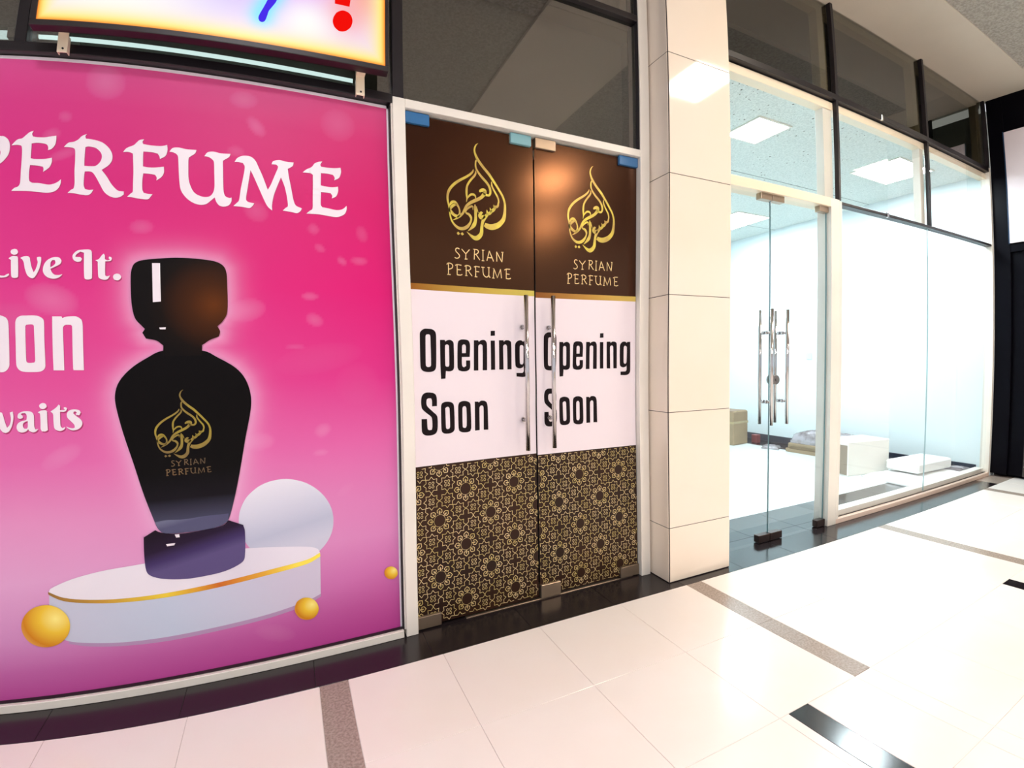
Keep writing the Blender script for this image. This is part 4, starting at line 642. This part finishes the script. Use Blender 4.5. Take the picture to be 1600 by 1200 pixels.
# transom over the door (window_3)
w3 = thing('window_3', 'grey tinted transom glass above the perfume shop double door', 'window', (1.0, 0, 2.24), kind='structure')
box('mullion', (0.387, 0.432, 0.004, 0.09, 2.2345, CZ-0.012), M['black_metal'], w3)
box('top_bar', (0.432, 1.6425, 0.004, 0.09, 2.897, 2.93), M['black_metal'], w3)
box('window_pane', (0.432, 1.6425, 0.03, 0.038, 2.2345, 2.897), M['mglass'], w3, b=0)
box('window_pane', (0.432, 1.6425, 0.03, 0.038, 2.93, CZ-0.012), M['mglass'], w3, b=0)
box('side_gasket', (1.6385, 1.6425, 0.006, 0.03, 2.2345, CZ-0.012), M['gasket'], w3, b=0.0005)

# ================================================================== RIGHT SHOPFRONT
d2 = thing('door_2', 'clear frameless glass double door of the right-hand shop with chrome pulls', 'door', (2.68, 0.03, 0), kind='structure')
boxes('frame_header', [(2.147, 3.25, 0.0, 0.10, 2.156, 2.214)], M['cream'], d2)
box('frame_post', (3.25, 3.345, 0.0, 0.10, 0.0, 2.214), M['white_metal'], d2)
box('frame_post', (2.147, 2.20, 0.0, 0.10, 0.0, 2.156), M['white_metal'], d2)
l1 = box('door_leaf', (2.205, 2.6785, 0.0305, 0.0405, 0.012, 2.150), M['glass'], d2, b=0.001)
l2 = box('door_leaf', (2.6815, 3.244, 0.0305, 0.0405, 0.012, 2.150), M['glass'], d2, b=0.001)
box('glass_edge', (2.6775, 2.6790, 0.031, 0.040, 0.05, 2.12), M['edge'], l1, b=0)
box('glass_edge', (3.2435, 3.2450, 0.031, 0.040, 0.05, 2.12), M['edge'], l2, b=0)
pull(2.638, 0.742, 1.455, l1, (0.885, 1.312), -0.010, 0.070); pull(2.783, 0.742, 1.455, l2, (0.885, 1.312), -0.010, 0.072)
bm = bmesh.new(); cyl(bm, (2.715, 0.012, 1.02), (2.715, 0.060, 1.02), 0.029, n=24); cyl(bm, (2.715, 0.008, 1.02), (2.715, 0.012, 1.02), 0.010, n=12)
link('door_lock', mesh('door_lock', bm), mat('lock_steel', (128, 122, 118), 0.3, metal=0.8), l2)
clamp(2.575, 2.677, 2.118, 2.166, M['steel'], l1); clamp(2.683, 2.790, 2.118, 2.166, M['steel'], l2); clamp(3.150, 3.246, 2.118, 2.166, M['steel'], l2)
clamp(2.575, 2.677, 0.004, 0.050, M['darksteel'], l1); clamp(2.683, 2.795, 0.004, 0.050, M['darksteel'], l2); clamp(3.160, 3.246, 0.004, 0.050, M['darksteel'], l2)
w4 = thing('window_4', 'large clear shop window right of the glass door, low white sill', 'window', (4.6, 0, 0), kind='structure')
boxes('window_frame', [(3.345, 3.372, 0.0, 0.10, 0.034, 2.206), (5.912, 5.948, 0.0, 0.08, 0.034, 2.94)], M['white_metal'], w4)
box('frame_rail', (3.346, 5.93, 0.0, 0.028, 0.0, 0.034), mat('rail_with_pink_reflection', (232, 208, 192), 0.3), w4)  # pink reflection on the rail is put into its colour
box('window_sill', (3.372, 5.905, 0.044, 0.115, 0.0, 0.072), M['white_rail'], w4)
box('bottom_gasket', (3.372, 5.905, 0.026, 0.0315, 0.034, 0.038), M['gasket'], w4, b=0.0005)
box('transom_bar', (3.366, 5.93, 0.006, 0.06, 2.187, 2.208), M['black_metal'], w4)
for a, b in ((3.372, 4.6485), (4.6515, 5.905)): box('window_pane', (a, b, 0.032, 0.042, 0.034, 2.187), M['glass'], w4, b=0)
box('pane_joint', (4.6493, 4.6507, 0.032, 0.042, 0.04, 2.187), M['paleedge'], w4, b=0)
def clip_(x, z, parent): box('glass_clip', (x-0.012, x+0.012, -0.004, 0.012, z-0.018, z+0.018), M['chrome'], parent, b=0.002)
clip_(3.96, 2.197, w4)
XS = (2.147, 3.345, 4.635, 5.93)
w5 = thing('window_5', 'clear transom glass row with dark bars over the right-hand shopfront', 'window', (4.0, 0, 2.2), kind='structure')
box('top_bar', (2.147, 5.95, 0.002, 0.055, 2.900, 2.938), M['black_metal'], w5)
for x, z0 in ((3.36, 2.214), (4.65, 2.208)): box('mullion', (x-0.012, x+0.012, 0.004, 0.034, z0, 2.900), M['black_metal'], w5)
box('window_post', (3.25, 3.345, 0.044, 0.10, 2.214, 2.842), M['white_metal'], w5); box('window_post', (4.575, 4.635, 0.044, 0.10, 2.208, 2.842), M['white_metal'], w5)
for i in range(3): box('window_pane', (XS[i]+0.015, XS[i+1]-0.0, 0.034, 0.042, 2.21, 2.900), M['glass'], w5, b=0)
clip_(3.93, 2.915, w5)
w6 = thing('window_6', 'dark tinted upper glass row just below the cream ceiling band', 'window', (4.0, 0, 2.94), kind='structure')
for x in (3.36, 4.65, 5.925): box('mullion', (x-0.016, x+0.016, 0.002, 0.034, 2.938, CZ-0.012), M['black_metal'], w6)
for i in range(3): box('window_pane', (XS[i]+0.015, XS[i+1], 0.034, 0.042, 2.938, CZ-0.012), M['dglass'], w6, b=0)
for x in (3.30, 4.59, 5.87): box('window_post', (x-0.05, x+0.035, 0.05, 0.11, 2.94, CZ-0.05), M['cream'], w6)
box('window_head', (2.147, 5.93, 0.05, 0.11, CZ-0.07, CZ-0.012), M['cream'], w6)
box('void_gloom_board', (2.147, 5.95, 0.50, 0.52, 2.94, CZ), M['dark'], w6, b=0)  # dark board added to stand in for the gloom of the ceiling void
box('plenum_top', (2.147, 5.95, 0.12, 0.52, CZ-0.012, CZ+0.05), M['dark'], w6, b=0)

# ================================================================== LIGHT BOX SIGN
sg = thing('lightbox_sign', 'glowing light box sign with blue stroke and red exclamation mark', 'sign', (-0.2, -0.05, 2.2))
SX0, SX1, SZ0, SZ1, SY = -0.790, 0.350, 2.2345, 2.92, -0.12
ft = 0.020
boxes('sign_casing', [(SX0, SX1, SY, SY+0.042, SZ0, SZ0+ft), (SX0, SX1, SY, SY+0.042, SZ1-ft, SZ1), (SX0, SX0+ft, SY, SY+0.042, SZ0+ft, SZ1-ft), (SX1-0.012, SX1, SY, SY+0.042, SZ0+ft, SZ1-ft),
                      (SX0, SX1, SY+0.036, SY+0.042, SZ0, SZ1)], mat('black_casing', (26, 14, 16), 0.4), sg, b=0.002)
nx, nz = 140, 90
gx = np.linspace(SX0+ft, SX1-0.012, nx); gz = np.linspace(SZ0+ft, SZ1-ft, nz); X, Z = np.meshgrid(gx, gz, indexing='ij')
c = np.ones(X.shape+(3,))*np.array(lin((246, 226, 248)))
def blob(cx, cz, r, rgb, a):
    global c
    w = (a*np.exp(-((X-cx)**2+(Z-cz)**2)/r**2))[..., None]; c = c*(1-w)+np.array(lin(rgb))*w
blob(-0.22, 2.50, 0.16, (190, 178, 250), 0.9); blob(0.02, 2.52, 0.14, (222, 150, 250), 0.95); blob(0.26, 2.50, 0.10, (250, 168, 160), 0.95)
blob(0.19, 2.42, 0.08, (250, 160, 156), 0.7); blob(0.06, 2.36, 0.09, (255, 255, 250), 0.9); blob(-0.55, 2.36, 0.25, (255, 255, 252), 0.95)
e = np.minimum(np.minimum(X-gx[0], gx[-1]-X), np.minimum(Z-gz[0], gz[-1]-Z))
for d0, rgb in ((0.05, (255, 240, 160)), (0.026, (255, 238, 96)), (0.009, (255, 132, 20))):
    w = np.exp(-(e/d0)**1.6)[..., None]; c = c*(1-w)+np.array(lin(rgb))*w
bl = DATA['BLUE'][0][0]
dd = np.full(X.shape, 9.0)
for i in range(len(bl)):
    ax, az = bl[i][0]/1000, bl[i][1]/1000; bx, bz = bl[(i+1) % len(bl)][0]/1000, bl[(i+1) % len(bl)][1]/1000
    Lq = (bx-ax)**2+(bz-az)**2; s = np.clip(((X-ax)*(bx-ax)+(Z-az)*(bz-az))/Lq, 0, 1); dd = np.minimum(dd, np.hypot(X-ax-s*(bx-ax), Z-az-s*(bz-az)))
w = (0.85*np.exp(-(dd/0.034)**2))[..., None]; c = c*(1-w)+np.array(lin((110, 232, 255)))*w
vs = np.stack([X, np.full_like(X, SY+0.004), Z], -1).reshape(-1, 3); idx = np.arange(nx*nz).reshape(nx, nz)
fc = np.stack([idx[:-1, :-1], idx[1:, :-1], idx[1:, 1:], idx[:-1, 1:]], -1).reshape(-1, 4)
me = bpy.data.meshes.new('lit_face'); me.from_pydata(vs.tolist(), [], fc.tolist())
ca_ = me.color_attributes.new('ink', 'FLOAT_COLOR', 'POINT'); ca_.data.foreach_set('color', np.concatenate([c.reshape(-1, 3), np.ones((nx*nz, 1))], 1).astype(np.float32).ravel())
link('lit_face', me, vcol_mat('lit_face', 0.3, 0.3, em=0.80), sg)
for o in list(sg.children):                       # the box hangs about one degree out of level
    for v in o.data.vertices: v.co.z += (v.co.x-SX0)*0.0195
fill_obj('blue_stroke', DATA['BLUE'], SY+0.002, emit('blue_lit_ink', lin((72, 48, 232)), 0.85), sg, label='glowing blue letter stroke')
fill_obj('exclamation_mark', DATA['RED'], SY+0.002, emit('red_lit_ink', lin((240, 16, 10)), 0.85), sg, label='glowing red exclamation mark')
for x in (-0.717, 0.258):
    b_ = boxes('bracket', [(x-0.0165, x+0.0165, -0.0235, -0.019, 2.199, 2.30), (x-0.0165, x+0.0165, -0.079, -0.0235, 2.27, 2.274), (x-0.0165, x-0.0135, -0.022, 0.0, 2.199, 2.26), (x+0.0135, x+0.0165, -0.022, 0.0, 2.199, 2.26)], M['cream'], sg, b=0.001, label='cream metal bracket')
    bm = bmesh.new(); cyl(bm, (x+0.002, -0.0255, 2.212), (x+0.002, -0.0232, 2.212), 0.0035, n=12); link('bracket_screw', mesh('bracket_screw', bm), M['gasket'], b_)

# ================================================================== THINGS ON THE SHOP FLOOR
def rbox(name, cx, cy, w, d, z0, z1, rot, m, parent, b=0.004, **kw):
    bm = bmesh.new(); add_box(bm, -w/2, w/2, -d/2, d/2, 0, z1-z0, b=b)
    bmesh.ops.rotate(bm, verts=bm.verts, cent=(0, 0, 0), matrix=Matrix.Rotation(rot, 3, 'Z')); bmesh.ops.translate(bm, verts=bm.verts, vec=(cx, cy, z0))
    return link(name, mesh(name, bm), m, parent, **kw)
def crumple(name, cx, cy, w, d, h, z0, rot, m, parent=None, seed=1, amp=0.02, nx=26, ny=14, **kw):
    r = random.Random(seed); bm = bmesh.new()
    ph = [(r.uniform(4, 16), r.uniform(4, 16), r.uniform(0, 6), r.uniform(.3, 1)) for _ in range(7)]
    top = []; bot = []
    for i in range(nx+1):
        a = []; b = []
        for j in range(ny+1):
            u, v = i/nx, j/ny; e = min(1, 6*min(u, 1-u))**.5*min(1, 6*min(v, 1-v))**.5
            n = sum(k*math.sin(p*u*2+q*v*2+s) for p, q, s, k in ph)/4
            rag = 0.03*math.sin(7*u+seed)*math.cos(5*v)
            x = (u-.5)*w+rag*(v-.5); y = (v-.5)*d+rag*(u-.5)
            z = max(0.003, (h+amp*n)*(0.25+0.75*e**0.4))
            a.append(bm.verts.new((x, y, z))); b.append(bm.verts.new((x, y, 0)))
        top.append(a); bot.append(b)
    for i in range(nx):
        for j in range(ny):
            bm.faces.new((top[i][j], top[i+1][j], top[i+1][j+1], top[i][j+1])).smooth = True; bm.faces.new((bot[i][j], bot[i][j+1], bot[i+1][j+1], bot[i+1][j]))
    for i in range(nx):
        bm.faces.new((top[i][0], bot[i][0], bot[i+1][0], top[i+1][0])); bm.faces.new((top[i][ny], top[i+1][ny], bot[i+1][ny], bot[i][ny]))
    for j in range(ny):
        bm.faces.new((top[0][j], top[0][j+1], bot[0][j+1], bot[0][j])); bm.faces.new((top[nx][j], bot[nx][j], bot[nx][j+1], top[nx][j+1]))
    bmesh.ops.rotate(bm, verts=bm.verts, cent=(0, 0, 0), matrix=Matrix.Rotation(rot, 3, 'Z')); bmesh.ops.translate(bm, verts=bm.verts, vec=(cx, cy, z0))
    return link(name, mesh(name, bm), m, parent, **kw)
cb = thing('cardboard_box', 'tall brown taped cardboard box on the shop floor beside the pillar edge', 'box', (5.37, 2.66, 0))
rbox('carton', 5.37, 2.66, 0.32, 0.42, 0.0, 0.455, 0.12, M['card'], cb, b=0.012)
rbox('tape_strip', 5.37, 2.66, 0.326, 0.426, 0.285, 0.315, 0.12, M['tape'], cb, b=0.001); rbox('tape_strip', 5.30, 2.66, 0.05, 0.428, 0.10, 0.458, 0.12, M['tape'], cb, b=0.001)
rbox('top_flap', 5.37, 2.60, 0.31, 0.25, 0.452, 0.460, 0.12, M['greycard'], cb, b=0.002)
wb = thing('white_box', 'white cardboard carton with a brown side on the floor behind the shop window', 'box', (5.06, 0.84, 0))
rot = math.atan2(-0.095, 0.56)
rbox('carton', 5.095, 0.845, 0.565, 0.30, 0, 0.332, rot, M['whitecard'], wb, b=0.006)
rbox('side_panel', 5.095-0.283*math.cos(rot)-0.0, 0.845-0.283*math.sin(rot), 0.004, 0.285, 0.01, 0.30, rot, M['greycard'], wb, b=0.001)
rbox('side_tape', 5.095-0.286*math.cos(rot), 0.845-0.286*math.sin(rot)-0.10, 0.004, 0.09, 0.165, 0.225, rot, M['tape'], wb, b=0.001)
fb = thing('flat_boxes', 'low bundle of flat cardboard along the shop side wall under grey plastic wrap', 'box', (5.62, 1.35, 0))
for i, (dx, w, z0, z1) in enumerate(((0, 0.26, 0.0, 0.045), (0.01, 0.24, 0.046, 0.085), (-0.005, 0.25, 0.086, 0.115))):
    rbox('cardboard_sheet', 5.60+dx, 1.38, w, 0.98-0.04*i, z0, z1, 0.02*i, M['card'], fb, b=0.004)
pw = crumple('plastic_bundle', 5.62, 1.36, 0.27, 0.90, 0.145, 0.1165, 0.0, M['plastic'], None, 4, 0.035, 12, 40, label='crumpled grey plastic wrapped bundle lying on the flat cardboard', cat='plastic wrap')
crumple('plastic_wrap', 5.50, 2.08, 0.18, 0.20, 0.035, 0.0005, 0.4, M['plastic'], None, 9, 0.02, 12, 12, label='small scrap of clear plastic on the floor between brown box and flat cardboard', cat='plastic wrap')
red = box('red_block', (5.66, 5.74, 2.42, 2.50, 0.0005, 0.11), mat('dull_red', (128, 60, 62), 0.5), None, b=0.004, label='small dull red block on the floor right of the tall brown box', cat='block')
fsheet = crumple('foam_sheets', 5.33, 0.37, 0.94, 0.46, 0.042, 0.0005, -0.16, M['foam'], None, 12, 0.012, 34, 14, label='loose white foam sheets spread flat under the foam slab', cat='foam')
rbox('foam_slab', 5.47, 0.43, 0.60, 0.30, 0.060, 0.155, -0.06, M['foam'], None, b=0.014, label='thick white foam slab lying on loose foam sheets by the window', cat='foam')
crumple('plastic_sheet', 5.90, 0.27, 0.05, 0.26, 0.05, 0.0005, 0.2, M['plastic'], None, 21, 0.02, 12, 12, label='crumpled pale plastic in the window corner beside the foam slab', cat='plastic wrap')
boxes('dark_scrap', [(5.78, 5.93, 0.80, 0.86, 0.0005, 0.03), (5.80, 5.92, 0.86, 0.98, 0.0005, 0.012)], mat('dark_plastic', (56, 54, 62), 0.4), None, b=0.004, label='dark flat scrap on the floor right of the white box', cat='scrap')
# marks on the side wall
box('wall_outlet', (5.944, 5.9495, 1.86, 1.93, 1.13, 1.21), mat('outlet_grey', (196, 206, 210), 0.4), None, b=0.001, label='small pale grey plate on the shop side wall behind the glass door', cat='plate')
